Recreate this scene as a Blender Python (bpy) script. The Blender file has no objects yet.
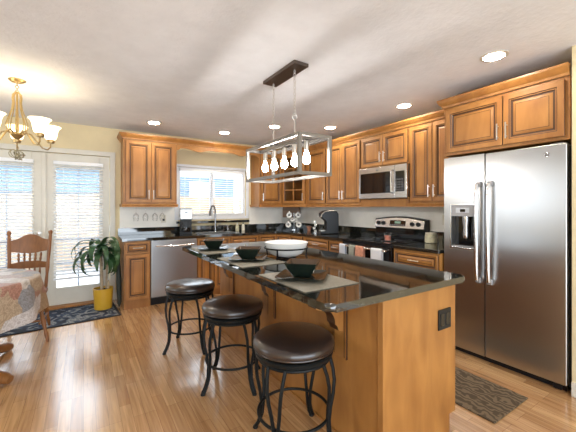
import bpy, bmesh, math, random
from mathutils import Vector, Matrix
random.seed(7)
R = math.radians
C = bpy.context.scene.collection
S = bpy.context.scene

# ------------------------------------------------------------ camera, world, exposure
cam_d = bpy.data.cameras.new('camera')
cam = bpy.data.objects.new('camera', cam_d); C.objects.link(cam)
cam.location = (0, 0, 1.314)
cam.rotation_euler = (R(90), 0, -0.5753)
cam_d.sensor_width = 36.0
cam_d.lens = 317.26 / 576 * 36
cam_d.shift_x = -1.23 / 576
cam_d.shift_y = -8.43 / 576
cam_d.clip_start = 0.02
S.camera = cam
S.view_settings.view_transform = 'Standard'
S.view_settings.look = 'None'
S.view_settings.gamma = 1
S.view_settings.exposure = 0.5
SKY = 4.4
w = bpy.data.worlds.new('sky'); S.world = w; w.use_nodes = True
bg = w.node_tree.nodes['Background']
bg.inputs[0].default_value = (0.80, 0.90, 1.0, 1)
bg.inputs[1].default_value = SKY
S.cycles.max_bounces = 10
S.cycles.diffuse_bounces = 5
S.cycles.sample_clamp_indirect = 6.0


def portal(name, loc, rot, sx, sy):
    l = bpy.data.lights.new(name, 'AREA'); l.shape = 'RECTANGLE'; l.size = sx; l.size_y = sy
    l.cycles.is_portal = True
    o = bpy.data.objects.new(name, l); C.objects.link(o); o.location = loc; o.rotation_euler = rot


portal('portal_patio_doors', (-0.43, 5.30, 1.02), (R(-90), 0, 0), 1.5, 2.0)
portal('portal_kitchen_window', (1.84, 5.30, 1.57), (R(-90), 0, 0), 1.2, 0.8)
portal('portal_rear', (-0.05, -2.75, 1.17), (R(90), 0, 0), 5.3, 2.34)  # sky through the added opening behind the camera
portal('portal_side', (-3.15, 3.5, 1.55), (R(90), 0, R(-90)), 1.8, 1.1)  # sky through the added opening in the left wall

# ------------------------------------------------------------ materials
def new_mat(name):
    m = bpy.data.materials.new(name); m.use_nodes = True
    return m, m.node_tree, m.node_tree.nodes['Principled BSDF']


def mat(name, col, rough=0.5, metal=0.0, spec=0.5, coat=0.0, var=0.0, vscale=8.0, bump=0.0, bscale=40.0, emit=None, estr=0.0, sub=None):
    m, t, b = new_mat(name)
    b.inputs['Base Color'].default_value = (*col, 1)
    b.inputs['Roughness'].default_value = rough
    b.inputs['Metallic'].default_value = metal
    b.inputs['Specular IOR Level'].default_value = spec
    b.inputs['Coat Weight'].default_value = coat
    b.inputs['Coat Roughness'].default_value = 0.1
    n = t.nodes; l = t.links
    tc = n.new('ShaderNodeTexCoord')
    nz = n.new('ShaderNodeTexNoise'); nz.inputs['Scale'].default_value = vscale; nz.inputs['Detail'].default_value = 4
    l.new(tc.outputs['Object'], nz.inputs['Vector'])
    rp = n.new('ShaderNodeValToRGB')
    v = max(var, 0.03)
    rp.color_ramp.elements[0].position = 0.3; rp.color_ramp.elements[1].position = 0.7
    rp.color_ramp.elements[0].color = (*[max(0, c * (1 - v)) for c in col], 1)
    rp.color_ramp.elements[1].color = (*[min(1, c * (1 + v)) for c in col], 1)
    l.new(nz.outputs['Fac'], rp.inputs['Fac']); l.new(rp.outputs['Color'], b.inputs['Base Color'])
    if bump:
        nb = n.new('ShaderNodeTexNoise'); nb.inputs['Scale'].default_value = bscale; nb.inputs['Detail'].default_value = 3
        l.new(tc.outputs['Object'], nb.inputs['Vector'])
        bp = n.new('ShaderNodeBump'); bp.inputs['Strength'].default_value = bump; bp.inputs['Distance'].default_value = 0.01
        l.new(nb.outputs['Fac'], bp.inputs['Height']); l.new(bp.outputs['Normal'], b.inputs['Normal'])
    if emit:
        b.inputs['Emission Color'].default_value = (*emit, 1); b.inputs['Emission Strength'].default_value = estr
    return m


def wood(name, c1, c2, rough=0.45, coat=0.06, stretch=(9, 9, 0.9), scale=2.2):
    m, t, b = new_mat(name)
    n = t.nodes; l = t.links
    tc = n.new('ShaderNodeTexCoord'); oi = n.new('ShaderNodeObjectInfo')
    mp = n.new('ShaderNodeMapping'); mp.inputs['Scale'].default_value = stretch
    l.new(tc.outputs['Object'], mp.inputs['Vector'])
    ad = n.new('ShaderNodeVectorMath'); ad.operation = 'ADD'
    l.new(mp.outputs['Vector'], ad.inputs[0]); l.new(oi.outputs['Random'], ad.inputs[1])
    nz = n.new('ShaderNodeTexNoise'); nz.inputs['Scale'].default_value = scale; nz.inputs['Detail'].default_value = 6; nz.inputs['Distortion'].default_value = 0.6
    l.new(ad.outputs[0], nz.inputs['Vector'])
    n2 = n.new('ShaderNodeTexNoise'); n2.inputs['Scale'].default_value = 3.0; n2.inputs['Detail'].default_value = 2
    l.new(tc.outputs['Object'], n2.inputs['Vector'])
    mx = n.new('ShaderNodeMath'); mx.operation = 'MULTIPLY_ADD'; mx.inputs[1].default_value = 0.5
    l.new(nz.outputs['Fac'], mx.inputs[0]); 
    m2 = n.new('ShaderNodeMath'); m2.operation = 'MULTIPLY'; m2.inputs[1].default_value = 0.5
    l.new(n2.outputs['Fac'], m2.inputs[0]); l.new(m2.outputs[0], mx.inputs[2])
    rp = n.new('ShaderNodeValToRGB')
    rp.color_ramp.elements[0].position = 0.34; rp.color_ramp.elements[1].position = 0.66
    rp.color_ramp.elements[0].color = (*c1, 1); rp.color_ramp.elements[1].color = (*c2, 1)
    l.new(mx.outputs[0], rp.inputs['Fac']); l.new(rp.outputs['Color'], b.inputs['Base Color'])
    b.inputs['Roughness'].default_value = rough
    b.inputs['Coat Weight'].default_value = coat; b.inputs['Coat Roughness'].default_value = 0.15
    return m


def floor_mat():
    m, t, b = new_mat('oak_laminate')
    n = t.nodes; l = t.links
    tc = n.new('ShaderNodeTexCoord')
    mp = n.new('ShaderNodeMapping'); mp.inputs['Rotation'].default_value = (0, 0, R(90))
    l.new(tc.outputs['Object'], mp.inputs['Vector'])
    br = n.new('ShaderNodeTexBrick'); br.offset = 0.37; br.offset_frequency = 3
    br.inputs['Scale'].default_value = 1; br.inputs['Brick Width'].default_value = 0.44; br.inputs['Row Height'].default_value = 0.066
    br.inputs['Mortar Size'].default_value = 0.0009; br.inputs['Mortar Smooth'].default_value = 0.1; br.inputs['Bias'].default_value = -0.1
    br.inputs['Color1'].default_value = (0.66, 0.405, 0.195, 1); br.inputs['Color2'].default_value = (0.46, 0.245, 0.105, 1)
    br.inputs['Mortar'].default_value = (0.25, 0.12, 0.05, 1)
    l.new(mp.outputs['Vector'], br.inputs['Vector'])
    m3 = n.new('ShaderNodeMapping'); m3.inputs['Scale'].default_value = (2.0, 38, 1)
    l.new(mp.outputs['Vector'], m3.inputs['Vector'])
    nz = n.new('ShaderNodeTexNoise'); nz.inputs['Scale'].default_value = 1.0; nz.inputs['Detail'].default_value = 7; nz.inputs['Distortion'].default_value = 1.2
    l.new(m3.outputs['Vector'], nz.inputs['Vector'])
    rp = n.new('ShaderNodeValToRGB')
    rp.color_ramp.elements[0].position = 0.3; rp.color_ramp.elements[1].position = 0.65
    rp.color_ramp.elements[0].color = (0.62, 0.54, 0.46, 1); rp.color_ramp.elements[1].color = (1.06, 1.05, 1.02, 1)
    l.new(nz.outputs['Fac'], rp.inputs['Fac'])
    mx = n.new('ShaderNodeMix'); mx.data_type = 'RGBA'; mx.blend_type = 'MULTIPLY'; mx.inputs['Factor'].default_value = 0.85
    l.new(br.outputs['Color'], mx.inputs['A']); l.new(rp.outputs['Color'], mx.inputs['B'])
    l.new(mx.outputs['Result'], b.inputs['Base Color'])
    b.inputs['Roughness'].default_value = 0.25
    b.inputs['Specular IOR Level'].default_value = 0.8
    b.inputs['Coat Weight'].default_value = 1.0; b.inputs['Coat Roughness'].default_value = 0.15
    return m


def granite_mat():
    m, t, b = new_mat('black_granite')
    n = t.nodes; l = t.links
    tc = n.new('ShaderNodeTexCoord')
    vo = n.new('ShaderNodeTexVoronoi'); vo.inputs['Scale'].default_value = 160
    l.new(tc.outputs['Object'], vo.inputs['Vector'])
    nz = n.new('ShaderNodeTexNoise'); nz.inputs['Scale'].default_value = 70; nz.inputs['Detail'].default_value = 5
    l.new(tc.outputs['Object'], nz.inputs['Vector'])
    mu = n.new('ShaderNodeMath'); mu.operation = 'MULTIPLY'
    sp = n.new('ShaderNodeSeparateColor'); l.new(vo.outputs['Color'], sp.inputs[0])
    l.new(sp.outputs[0], mu.inputs[0]); l.new(nz.outputs['Fac'], mu.inputs[1])
    rp = n.new('ShaderNodeValToRGB'); cr = rp.color_ramp
    cr.elements[0].position = 0.3; cr.elements[0].color = (0.009, 0.010, 0.009, 1)
    cr.elements[1].position = 0.6; cr.elements[1].color = (0.10, 0.09, 0.06, 1)
    e = cr.elements.new(0.45); e.color = (0.022, 0.023, 0.019, 1)
    l.new(mu.outputs[0], rp.inputs['Fac']); l.new(rp.outputs['Color'], b.inputs['Base Color'])
    b.inputs['Roughness'].default_value = 0.05
    b.inputs['IOR'].default_value = 2.1
    return m


def thin_glass(name, tint=(1, 1, 1), refl=0.9):
    m, t, b = new_mat(name)
    n = t.nodes; l = t.links
    out = n['Material Output']
    tr = n.new('ShaderNodeBsdfTransparent'); tr.inputs[0].default_value = (*tint, 1)
    gl = n.new('ShaderNodeBsdfGlossy'); gl.inputs['Roughness'].default_value = 0.02
    fr = n.new('ShaderNodeFresnel'); fr.inputs[0].default_value = 1.45
    mu = n.new('ShaderNodeMath'); mu.operation = 'MULTIPLY'; mu.inputs[1].default_value = refl
    l.new(fr.outputs[0], mu.inputs[0])
    mx = n.new('ShaderNodeMixShader')
    l.new(mu.outputs[0], mx.inputs[0]); l.new(tr.outputs[0], mx.inputs[1]); l.new(gl.outputs[0], mx.inputs[2])
    l.new(mx.outputs[0], out.inputs['Surface'])
    n.remove(b)
    return m


def steel_mat(name, col=(0.62, 0.61, 0.60), rough=0.24, brush=(1, 1, 120)):
    m, t, b = new_mat(name)
    n = t.nodes; l = t.links
    tc = n.new('ShaderNodeTexCoord')
    mp = n.new('ShaderNodeMapping'); mp.inputs['Scale'].default_value = brush
    l.new(tc.outputs['Object'], mp.inputs['Vector'])
    nz = n.new('ShaderNodeTexNoise'); nz.inputs['Scale'].default_value = 6; nz.inputs['Detail'].default_value = 3
    l.new(mp.outputs['Vector'], nz.inputs['Vector'])
    mr = n.new('ShaderNodeMapRange'); mr.inputs['To Min'].default_value = rough - 0.01; mr.inputs['To Max'].default_value = rough + 0.02
    l.new(nz.outputs['Fac'], mr.inputs['Value']); l.new(mr.outputs[0], b.inputs['Roughness'])
    b.inputs['Base Color'].default_value = (*col, 1); b.inputs['Metallic'].default_value = 1
    b.inputs['Anisotropic'].default_value = 0.5
    return m


def quilt_mat():
    m, t, b = new_mat('patchwork_cloth')
    n = t.nodes; l = t.links
    tc = n.new('ShaderNodeTexCoord')
    mp = n.new('ShaderNodeMapping'); mp.inputs['Rotation'].default_value = (0.5, 0.6, 0.7)
    l.new(tc.outputs['Object'], mp.inputs['Vector'])
    vo = n.new('ShaderNodeTexVoronoi'); vo.inputs['Scale'].default_value = 7.0; vo.inputs['Randomness'].default_value = 0.35; vo.distance = 'MANHATTAN'
    l.new(mp.outputs['Vector'], vo.inputs['Vector'])
    sp = n.new('ShaderNodeSeparateColor'); l.new(vo.outputs['Color'], sp.inputs[0])
    rp = n.new('ShaderNodeValToRGB'); cr = rp.color_ramp; cr.interpolation = 'CONSTANT'
    cols = [(0.36, 0.25, 0.155), (0.50, 0.45, 0.40), (0.36, 0.19, 0.14), (0.26, 0.26, 0.27), (0.42, 0.32, 0.22), (0.56, 0.53, 0.52), (0.40, 0.31, 0.28)]
    while len(cr.elements) < len(cols): cr.elements.new(0.5)
    for i, c in enumerate(cols):
        cr.elements[i].position = i / len(cols); cr.elements[i].color = (*c, 1)
    l.new(sp.outputs[0], rp.inputs['Fac'])
    nz = n.new('ShaderNodeTexNoise'); nz.inputs['Scale'].default_value = 28; nz.inputs['Distortion'].default_value = 3
    l.new(tc.outputs['Object'], nz.inputs['Vector'])
    r2 = n.new('ShaderNodeValToRGB'); r2.color_ramp.elements[0].color = (0.6, 0.55, 0.5, 1); r2.color_ramp.elements[1].color = (1.1, 1.1, 1.1, 1)
    r2.color_ramp.elements[0].position = 0.4; r2.color_ramp.elements[1].position = 0.6
    l.new(nz.outputs['Fac'], r2.inputs['Fac'])
    mx = n.new('ShaderNodeMix'); mx.data_type = 'RGBA'; mx.blend_type = 'MULTIPLY'; mx.inputs['Factor'].default_value = 0.7
    l.new(rp.outputs['Color'], mx.inputs['A']); l.new(r2.outputs['Color'], mx.inputs['B'])
    l.new(mx.outputs['Result'], b.inputs['Base Color']); b.inputs['Roughness'].default_value = 0.45
    return m


def pattern_mat(name, stops, scale, dist, rough=0.9, kind='noise'):
    m, t, b = new_mat(name)
    n = t.nodes; l = t.links
    tc = n.new('ShaderNodeTexCoord')
    if kind == 'wave':
        nz = n.new('ShaderNodeTexWave'); nz.inputs['Scale'].default_value = scale; nz.inputs['Distortion'].default_value = dist
        nz.inputs['Detail'].default_value = 2; nz.inputs['Detail Scale'].default_value = 1.6
    else:
        nz = n.new('ShaderNodeTexNoise'); nz.inputs['Scale'].default_value = scale; nz.inputs['Distortion'].default_value = dist; nz.inputs['Detail'].default_value = 3
    l.new(tc.outputs['Object'], nz.inputs['Vector'])
    rp = n.new('ShaderNodeValToRGB'); cr = rp.color_ramp
    while len(cr.elements) < len(stops): cr.elements.new(0.5)
    for i, (p, c) in enumerate(stops):
        cr.elements[i].position = p; cr.elements[i].color = (*c, 1)
    l.new(nz.outputs['Fac'], rp.inputs['Fac']); l.new(rp.outputs['Color'], b.inputs['Base Color'])
    b.inputs['Roughness'].default_value = rough
    return m


def translucent(name, col, emit, estr):
    m = mat(name, col, 0.35, emit=emit, estr=estr)
    return m


WOOD = wood('honey_maple', (0.265, 0.103, 0.021), (0.445, 0.203, 0.050), stretch=(5, 5, 1.1))
GLAZE = mat('dark_glaze', (0.07, 0.028, 0.010), 0.45)
OAK = wood('oak_furniture', (0.15, 0.052, 0.012), (0.275, 0.108, 0.027), stretch=(8, 8, 0.8), scale=5)
FLOOR = floor_mat()
GRAN = granite_mat()
WALL = mat('cream_wall_paint', (0.74, 0.63, 0.40), 0.85, bump=0.12, bscale=60)
SPLASHW = mat('off_white_panel', (0.88, 0.86, 0.80), 0.6)
CEIL = mat('white_ceiling_texture', (0.80, 0.815, 0.85), 0.9, bump=0.35, bscale=35)
WHITE = mat('white_trim_paint', (0.68, 0.65, 0.57), 0.45)
VINYL = mat('white_vinyl', (0.80, 0.83, 0.88), 0.4)
STEEL = steel_mat('brushed_stainless', (0.44, 0.435, 0.43), 0.28)
FAUC = mat('faucet_steel', (0.34, 0.34, 0.36), 0.25, 1.0)
STEELL = steel_mat('brightened_stainless', (0.52, 0.51, 0.50), 0.26)  # stainless copy, base colour lifted to stand in for reflected ceiling brightness
STEELH = steel_mat('handle_stainless', (0.68, 0.67, 0.66), 0.2, (20, 20, 1))
NICKEL = mat('brushed_nickel', (0.66, 0.63, 0.58), 0.28, 1.0)
CHROME = mat('chrome', (0.75, 0.75, 0.76), 0.12, 1.0)
GREYM = mat('pendant_grey_metal', (0.25, 0.24, 0.23), 0.38, 0.85)
BRONZE = mat('dark_canopy_bronze', (0.16, 0.13, 0.11), 0.35, 0.9)
BLACK = mat('black_plastic', (0.010, 0.010, 0.011), 0.35, spec=0.3)
BLACKG = mat('black_glass', (0.006, 0.006, 0.007), 0.05, spec=0.6)
DGREY = mat('dark_grey_plastic', (0.12, 0.12, 0.125), 0.35)
MGREY = mat('grey_plastic', (0.32, 0.32, 0.33), 0.4)
IRON = mat('black_iron', (0.007, 0.008, 0.008), 0.45, spec=0.2)
LEATHER = mat('dark_brown_leather', (0.034, 0.022, 0.018), 0.30, coat=0.6, bump=0.04, bscale=160, var=0.15)
GLASS = thin_glass('window_glass')
CGLASS = thin_glass('clear_glass', (0.992, 0.992, 0.992), 0.35)
BULB = mat('glowing_bulb', (1, 0.95, 0.85), 0.3, emit=(1.0, 0.95, 0.89), estr=70)
CANL = mat('glowing_can_lens', (1, 0.95, 0.85), 0.3, emit=(1.0, 0.90, 0.76), estr=110)
SHADE = mat('frosted_shade', (0.95, 0.9, 0.8), 0.35, emit=(1.0, 0.80, 0.48), estr=2.2)
BRASS = mat('antique_gold', (0.42, 0.30, 0.14), 0.35, 0.9)
CREAMG = mat('cream_gold_wire', (0.50, 0.36, 0.15), 0.4, 0.6)
SLAT = mat('blind_slat', (0.86, 0.88, 0.90), 0.5)
BOWLG = mat('dark_green_glaze', (0.009, 0.014, 0.010), 0.12, var=0.3)
BOWLI = mat('brown_glaze_inside', (0.10, 0.06, 0.035), 0.2, var=0.3)
PORC = mat('white_porcelain', (0.82, 0.82, 0.80), 0.15)
MATC = pattern_mat('woven_placemat', [(0.4, (0.17, 0.155, 0.115)), (0.6, (0.26, 0.24, 0.185))], 180, 0.3, 0.6)
RUGN = pattern_mat('navy_floral_rug', [(0.40, (0.008, 0.013, 0.028)), (0.50, (0.022, 0.045, 0.10)), (0.55, (0.14, 0.16, 0.18)), (0.60, (0.34, 0.34, 0.32)), (0.68, (0.03, 0.06, 0.12))], 6, 2.2)
RUGB = mat('rug_dark_border', (0.015, 0.017, 0.025), 0.9)
MATB = pattern_mat('brown_embossed_mat', [(0.3, (0.070, 0.046, 0.024)), (0.65, (0.165, 0.115, 0.066))], 7, 12, 0.85, 'wave')
LEAF = mat('dracaena_leaf', (0.030, 0.085, 0.028), 0.4, var=0.5, vscale=14)
CANE = mat('tan_cane', (0.42, 0.33, 0.22), 0.8, var=0.25, vscale=30)
SOIL = mat('potting_soil', (0.05, 0.032, 0.02), 0.95)
YPOT = mat('mustard_ceramic', (0.62, 0.36, 0.03), 0.35)
CLOTHQ = quilt_mat()
TERRA = mat('terracotta', (0.36, 0.16, 0.10), 0.7)
FENCE = mat('weathered_cedar', (0.46, 0.33, 0.23), 0.85, var=0.2, vscale=5)
SIDING = mat('blue_grey_siding', (0.16, 0.25, 0.34), 0.7)
SNOW = mat('pale_concrete', (0.50, 0.51, 0.53), 0.9)
LIGHTW = mat('exterior_white', (0.8, 0.8, 0.8), 0.7)
BIRCHM = mat('brown_board', (0.24, 0.15, 0.10), 0.6)
TOWB = mat('pale_blue_towel', (0.62, 0.68, 0.76), 0.95)
TOWG = mat('grey_green_towel', (0.35, 0.36, 0.30), 0.95)
TOWP = mat('peach_towel', (0.62, 0.30, 0.20), 0.95, var=0.2, vscale=30)
TOWW = mat('white_towel', (0.75, 0.77, 0.80), 0.95)
PINKG = thin_glass('pink_glass', (0.95, 0.60, 0.52), 1.0)
CANDLE = mat('pink_wax', (0.60, 0.22, 0.15), 0.5)
CREAMJ = mat('cream_jar', (0.62, 0.58, 0.40), 0.4, var=0.3, vscale=30)
IVORY = mat('ivory_plate', (0.72, 0.68, 0.56), 0.4)
SCREEN = mat('lit_display', (0.1, 0.2, 0.15), 0.2, emit=(0.55, 0.75, 0.6), estr=0.12)


# ------------------------------------------------------------ mesh helper
class MB:
    def __init__(s): s.bm = bmesh.new()

    def _quad(s, vs, mi):
        try:
            f = s.bm.faces.new(vs); f.material_index = mi; return f
        except ValueError: return None

    def box(s, x0, y0, z0, x1, y1, z1, mi=0, bev=0.0, seg=2, M=None):
        v = [s.bm.verts.new((x, y, z)) for x in (x0, x1) for y in (y0, y1) for z in (z0, z1)]
        F = [(0, 1, 3, 2), (4, 6, 7, 5), (0, 4, 5, 1), (2, 3, 7, 6), (0, 2, 6, 4), (1, 5, 7, 3)]
        fs = [s._quad([v[i] for i in f], mi) for f in F]
        if bev:
            es = list({e for f in fs for e in f.edges})
            r = bmesh.ops.bevel(s.bm, geom=es, offset=bev, segments=seg, affect='EDGES', profile=0.5)
            for f in r['faces']: f.material_index = mi
            v = list({q for f in r['faces'] for q in f.verts} | {q for q in v if q.is_valid})
        if M is not None: bmesh.ops.transform(s.bm, matrix=M, verts=[q for q in v if q.is_valid])
        return s

    def loft(s, rings, mi=0, closed=True, cap0=True, cap1=True, mis=None):
        R_ = [[s.bm.verts.new(p) for p in r] for r in rings]
        for k in range(len(R_) - 1):
            a, b = R_[k], R_[k + 1]; n = len(a)
            for i in range(n if closed else n - 1):
                j = (i + 1) % n
                s._quad([a[i], a[j], b[j], b[i]], mis[k] if mis else mi)
        if cap0: s._quad(list(reversed(R_[0])), mis[0] if mis else mi)
        if cap1: s._quad(R_[-1], mis[-1] if mis else mi)
        return s

    def lathe(s, prof, c=(0, 0, 0), seg=24, mi=0, cap0=True, cap1=True, M=None, mis=None):
        rings = []
        for r, z in prof:
            ring = []
            for i in range(seg):
                a = 2 * math.pi * i / seg
                p = Vector((max(r, 1e-4) * math.cos(a), max(r, 1e-4) * math.sin(a), z))
                if M is not None: p = M @ p
                ring.append(p + Vector(c))
            rings.append(ring)
        return s.loft(rings, mi, True, cap0, cap1, mis)

    def cyl(s, p0, p1, r, seg=12, mi=0, r2=None):
        return s.tube([p0, p1], [r, r if r2 is None else r2], seg, mi)

    def tube(s, pts, r, seg=8, mi=0, closed=False, sx=1.0):
        P = [Vector(p) for p in pts]; n = len(P)
        rr = r if isinstance(r, (list, tuple)) else [r] * n
        T = []
        for i in range(n):
            if closed: t = P[(i + 1) % n] - P[i - 1]
            else: t = P[min(i + 1, n - 1)] - P[max(i - 1, 0)]
            T.append(t.normalized())
        up = Vector((0, 0, 1)) if abs(T[0].z) < 0.9 else Vector((1, 0, 0))
        N = T[0].cross(up).normalized(); rings = []
        for i in range(n):
            if i: 
                N = (N - T[i] * N.dot(T[i]))
                N.normalize()
            B = T[i].cross(N)
            rings.append([P[i] + (N * math.cos(2 * math.pi * k / seg) * sx + B * math.sin(2 * math.pi * k / seg)) * rr[i] for k in range(seg)])
        if closed:
            rings.append(rings[0][:]); s.loft(rings, mi, True, False, False)
            bmesh.ops.remove_doubles(s.bm, verts=s.bm.verts[-2 * seg * 1:] if False else list(s.bm.verts), dist=1e-6)
            return s
        return s.loft(rings, mi)

    def ring(s, c, R_, r, seg=32, tseg=8, mi=0, M=None):
        pts = []
        for i in range(seg):
            a = 2 * math.pi * i / seg
            p = Vector((R_ * math.cos(a), R_ * math.sin(a), 0))
            if M is not None: p = M @ p
            pts.append(p + Vector(c))
        return s.tube(pts, r, tseg, mi, closed=True)

    def ball(s, c, rx, ry=None, rz=None, seg=16, mi=0):
        ry = ry or rx; rz = rz or rx; rings = []
        n = seg // 2
        for k in range(n + 1):
            a = math.pi * k / n - math.pi / 2
            q = max(math.cos(a), 1e-3)
            rings.append([(c[0] + rx * q * math.cos(2 * math.pi * i / seg), c[1] + ry * q * math.sin(2 * math.pi * i / seg), c[2] + rz * math.sin(a)) for i in range(seg)])
        return s.loft(rings, mi)

    def prism(s, poly, f, t0, t1, mi=0, bev=0.0, seg=3, ci=None):
        """poly: 2-D points; f(u, v, t) -> 3-D."""
        n0 = len(s.bm.verts)
        a = [s.bm.verts.new(f(u, v, t0)) for u, v in poly]; b = [s.bm.verts.new(f(u, v, t1)) for u, v in poly]
        n = len(poly); fs = []
        for i in range(n): fs.append(s._quad([a[i], a[(i + 1) % n], b[(i + 1) % n], b[i]], mi))
        ci = mi if ci is None else ci
        fs.append(s._quad(list(reversed(a)), ci)); fs.append(s._quad(b, ci))
        if bev:
            es = list({e for q in fs[-2:] for e in q.edges})
            r = bmesh.ops.bevel(s.bm, geom=es, offset=bev, segments=seg, affect='EDGES', profile=0.5)
        return s

    def panel(s, x0, z0, x1, z1, y=0.0, t=0.02, fr=0.055, glass=False):
        """A raised-panel front facing -y; slot 0 wood, slot 1 dark glaze."""
        def rg(i, yy): return [(x0 + i, yy, z0 + i), (x1 - i, yy, z0 + i), (x1 - i, yy, z1 - i), (x0 + i, yy, z1 - i)]
        f = y - t
        if glass:
            rings = [rg(0, y), rg(0, f + .003), rg(.003, f), rg(fr - .01, f), rg(fr - .005, f + .005), rg(fr, f + .012), rg(fr, y)]
            return s.loft(rings, 0, True, False, False, [0, 0, 0, 1, 1, 0])
        k = min(1.0, (min(x1 - x0, z1 - z0) / 2 - fr) / 0.045)
        rings = [rg(0, y), rg(0, f + .003), rg(.003, f), rg(fr - .015, f), rg(fr - .009, f + .005), rg(fr - .003, f + .005), rg(fr + .004 * k, f + .012), rg(fr + .013 * k, f + .012), rg(fr + .032 * k, f + .003), rg(fr + .036 * k, f + .002)]
        s.loft(rings, 0, True, True, False, [1, 0, 0, 1, 0, 1, 1, 0, 1])
        s._quad([s.bm.verts.new(p) for p in rings[-1]], 0); bmesh.ops.remove_doubles(s.bm, verts=list(s.bm.verts), dist=1e-6)
        return s

    def sweep(s, path, prof, mi=0):
        """Sweep an (out, z) profile along a 2-D path; out points to the right of travel."""
        P = [Vector(p) for p in path]; rings = []
        n = len(P)
        for i in range(n):
            d0 = (P[i] - P[i - 1]).normalized() if i else (P[1] - P[0]).normalized()
            d1 = (P[i + 1] - P[i]).normalized() if i < n - 1 else d0
            n0 = Vector((d0.y, -d0.x)); n1 = Vector((d1.y, -d1.x))
            m = (n0 + n1).normalized(); k = 1 / max(0.3, m.dot(n0))
            rings.append([(P[i].x + m.x * o * k, P[i].y + m.y * o * k, z) for o, z in prof])
        return s.loft(rings, mi)

    def build(s, name, m, parent=None, smooth=35, origin=None):
        bmesh.ops.recalc_face_normals(s.bm, faces=list(s.bm.faces))
        me = bpy.data.meshes.new(name)
        if origin is not None: bmesh.ops.translate(s.bm, verts=list(s.bm.verts), vec=-Vector(origin))
        s.bm.to_mesh(me); s.bm.free()
        for q in (m if isinstance(m, (list, tuple)) else [m]): me.materials.append(q)
        me.shade_smooth(); me.set_sharp_from_angle(angle=R(smooth))
        o = bpy.data.objects.new(name, me); C.objects.link(o)
        wn = o.modifiers.new('weighted_normals', 'WEIGHTED_NORMAL'); wn.keep_sharp = True; wn.weight = 100
        if origin is not None: o.location = origin
        if parent is not None: o.parent = parent
        return o


XY = lambda u, v, t: (u, v, t)
XZ = lambda u, v, t: (u, t, v)
YZ = lambda u, v, t: (t, u, v)


def tag(o, label, cat, group=None, kind=None):
    o['label'] = label; o['category'] = cat
    if group: o['group'] = group
    if kind: o['kind'] = kind
    return o


def thing(name, label, cat, loc=(0, 0, 0), rz=0.0, group=None):
    o = bpy.data.objects.new(name, None); o.empty_display_size = 0.1
    C.objects.link(o); o.location = loc; o.rotation_euler = (0, 0, rz)
    return tag(o, label, cat, group)


def struct(name, mb, m, **k):
    o = mb.build(name, m, **k)
    if o.parent is None: o['kind'] = 'structure'
    return o


def copy_tree(o, parent=None):
    c = o.copy(); C.objects.link(c)
    if parent is not None: c.parent = parent
    for ch in list(o.children): copy_tree(ch, c)
    return c


# ------------------------------------------------------------ the room
YW, XW, ZC = 5.165, 3.5, 2.44
XL, YB, YU = 0.435, 4.565, 4.835
XB, XU = 2.82, 3.17
RX0, RY0 = -3.0, -2.6           # the unseen side and rear walls
struct('floor', MB().box(RX0 - .2, RY0 - .2, -0.1, XW + .2, YW + .2, 0), FLOOR)
struct('ceiling', MB().box(RX0 - .2, RY0 - .2, ZC, XW + .2, YW + .2, ZC + 0.1), CEIL)
DX0, DX1, DZ = -1.175, 0.315, 2.035      # patio door opening
WX0, WX1, WZ0, WZ1 = 1.25, 2.43, 1.17, 1.965
b = MB()
b.box(RX0 - .2, YW, 0, DX0, YW + .14, ZC); b.box(DX0, YW, DZ, DX1, YW + .14, ZC)
b.box(DX1, YW, 0, WX0, YW + .14, ZC); b.box(WX0, YW, 0, WX1, YW + .14, WZ0); b.box(WX0, YW, WZ1, WX1, YW + .14, ZC)
b.box(WX1, YW, 0, XW + .2, YW + .14, ZC)
struct('wall_back', b, WALL)
struct('wall_right', MB().box(XW, 0.78, 0, XW + .14, YW, ZC), WALL)
struct('wall_pier', MB().box(2.862, RY0, 0, XW + .14, 0.785, ZC), WALL)
b = MB()
b.box(RX0 - .14, RY0, 0, RX0, 2.6, ZC); b.box(RX0 - .14, 4.4, 0, RX0, YW, ZC)
b.box(RX0 - .14, 2.6, 0, RX0, 4.4, 1.0); b.box(RX0 - .14, 2.6, 2.1, RX0, 4.4, ZC)  # unseen window opening, added and sized for the side daylight
struct('wall_left', b, WALL)
b = MB()
b.box(RX0 - .14, RY0 - .14, 0, -2.7, RY0, ZC); b.box(2.6, RY0 - .14, 0, 2.9, RY0, ZC); b.box(-2.7, RY0 - .14, 2.34, 2.6, RY0, ZC)  # unseen wall, left almost fully open to add daylight fill
struct('wall_rear', b, WALL)
struct('baseboard_pier', MB().box(2.846, RY0, 0, 2.863, 0.785, .10, bev=.004), WHITE)
struct('baseboard_back', MB().box(.375, YW - .014, 0, .437, YW, .10, bev=.003), WHITE)
struct('trim_1', MB().box(.437, YW - .006, 1.0, WX0 - .0, YW, 1.335), SPLASHW)
struct('trim_2', MB().box(WX1 + .06, YW - .006, 1.0, XW, YW, 1.335), SPLASHW)
struct('trim_3', MB().box(XW - .006, 1.73, 1.0, XW, YW - .006, 1.335), SPLASHW)
# door casing
b = MB()
for x0, x1, z0, z1 in ((DX0 - .065, DX0, 0, DZ + .065), (DX1, DX1 + .065, 0, DZ + .065), (DX0, DX1, DZ, DZ + .065)):
    b.box(x0, YW - .018, z0, x1, YW + .0, z1, bev=.004)
struct('trim_4', b, WHITE)
struct('trim_5', MB().box(DX0, YW - .07, 0, DX1, YW + .12, .022, bev=.005), WOOD)     # oak threshold


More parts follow.
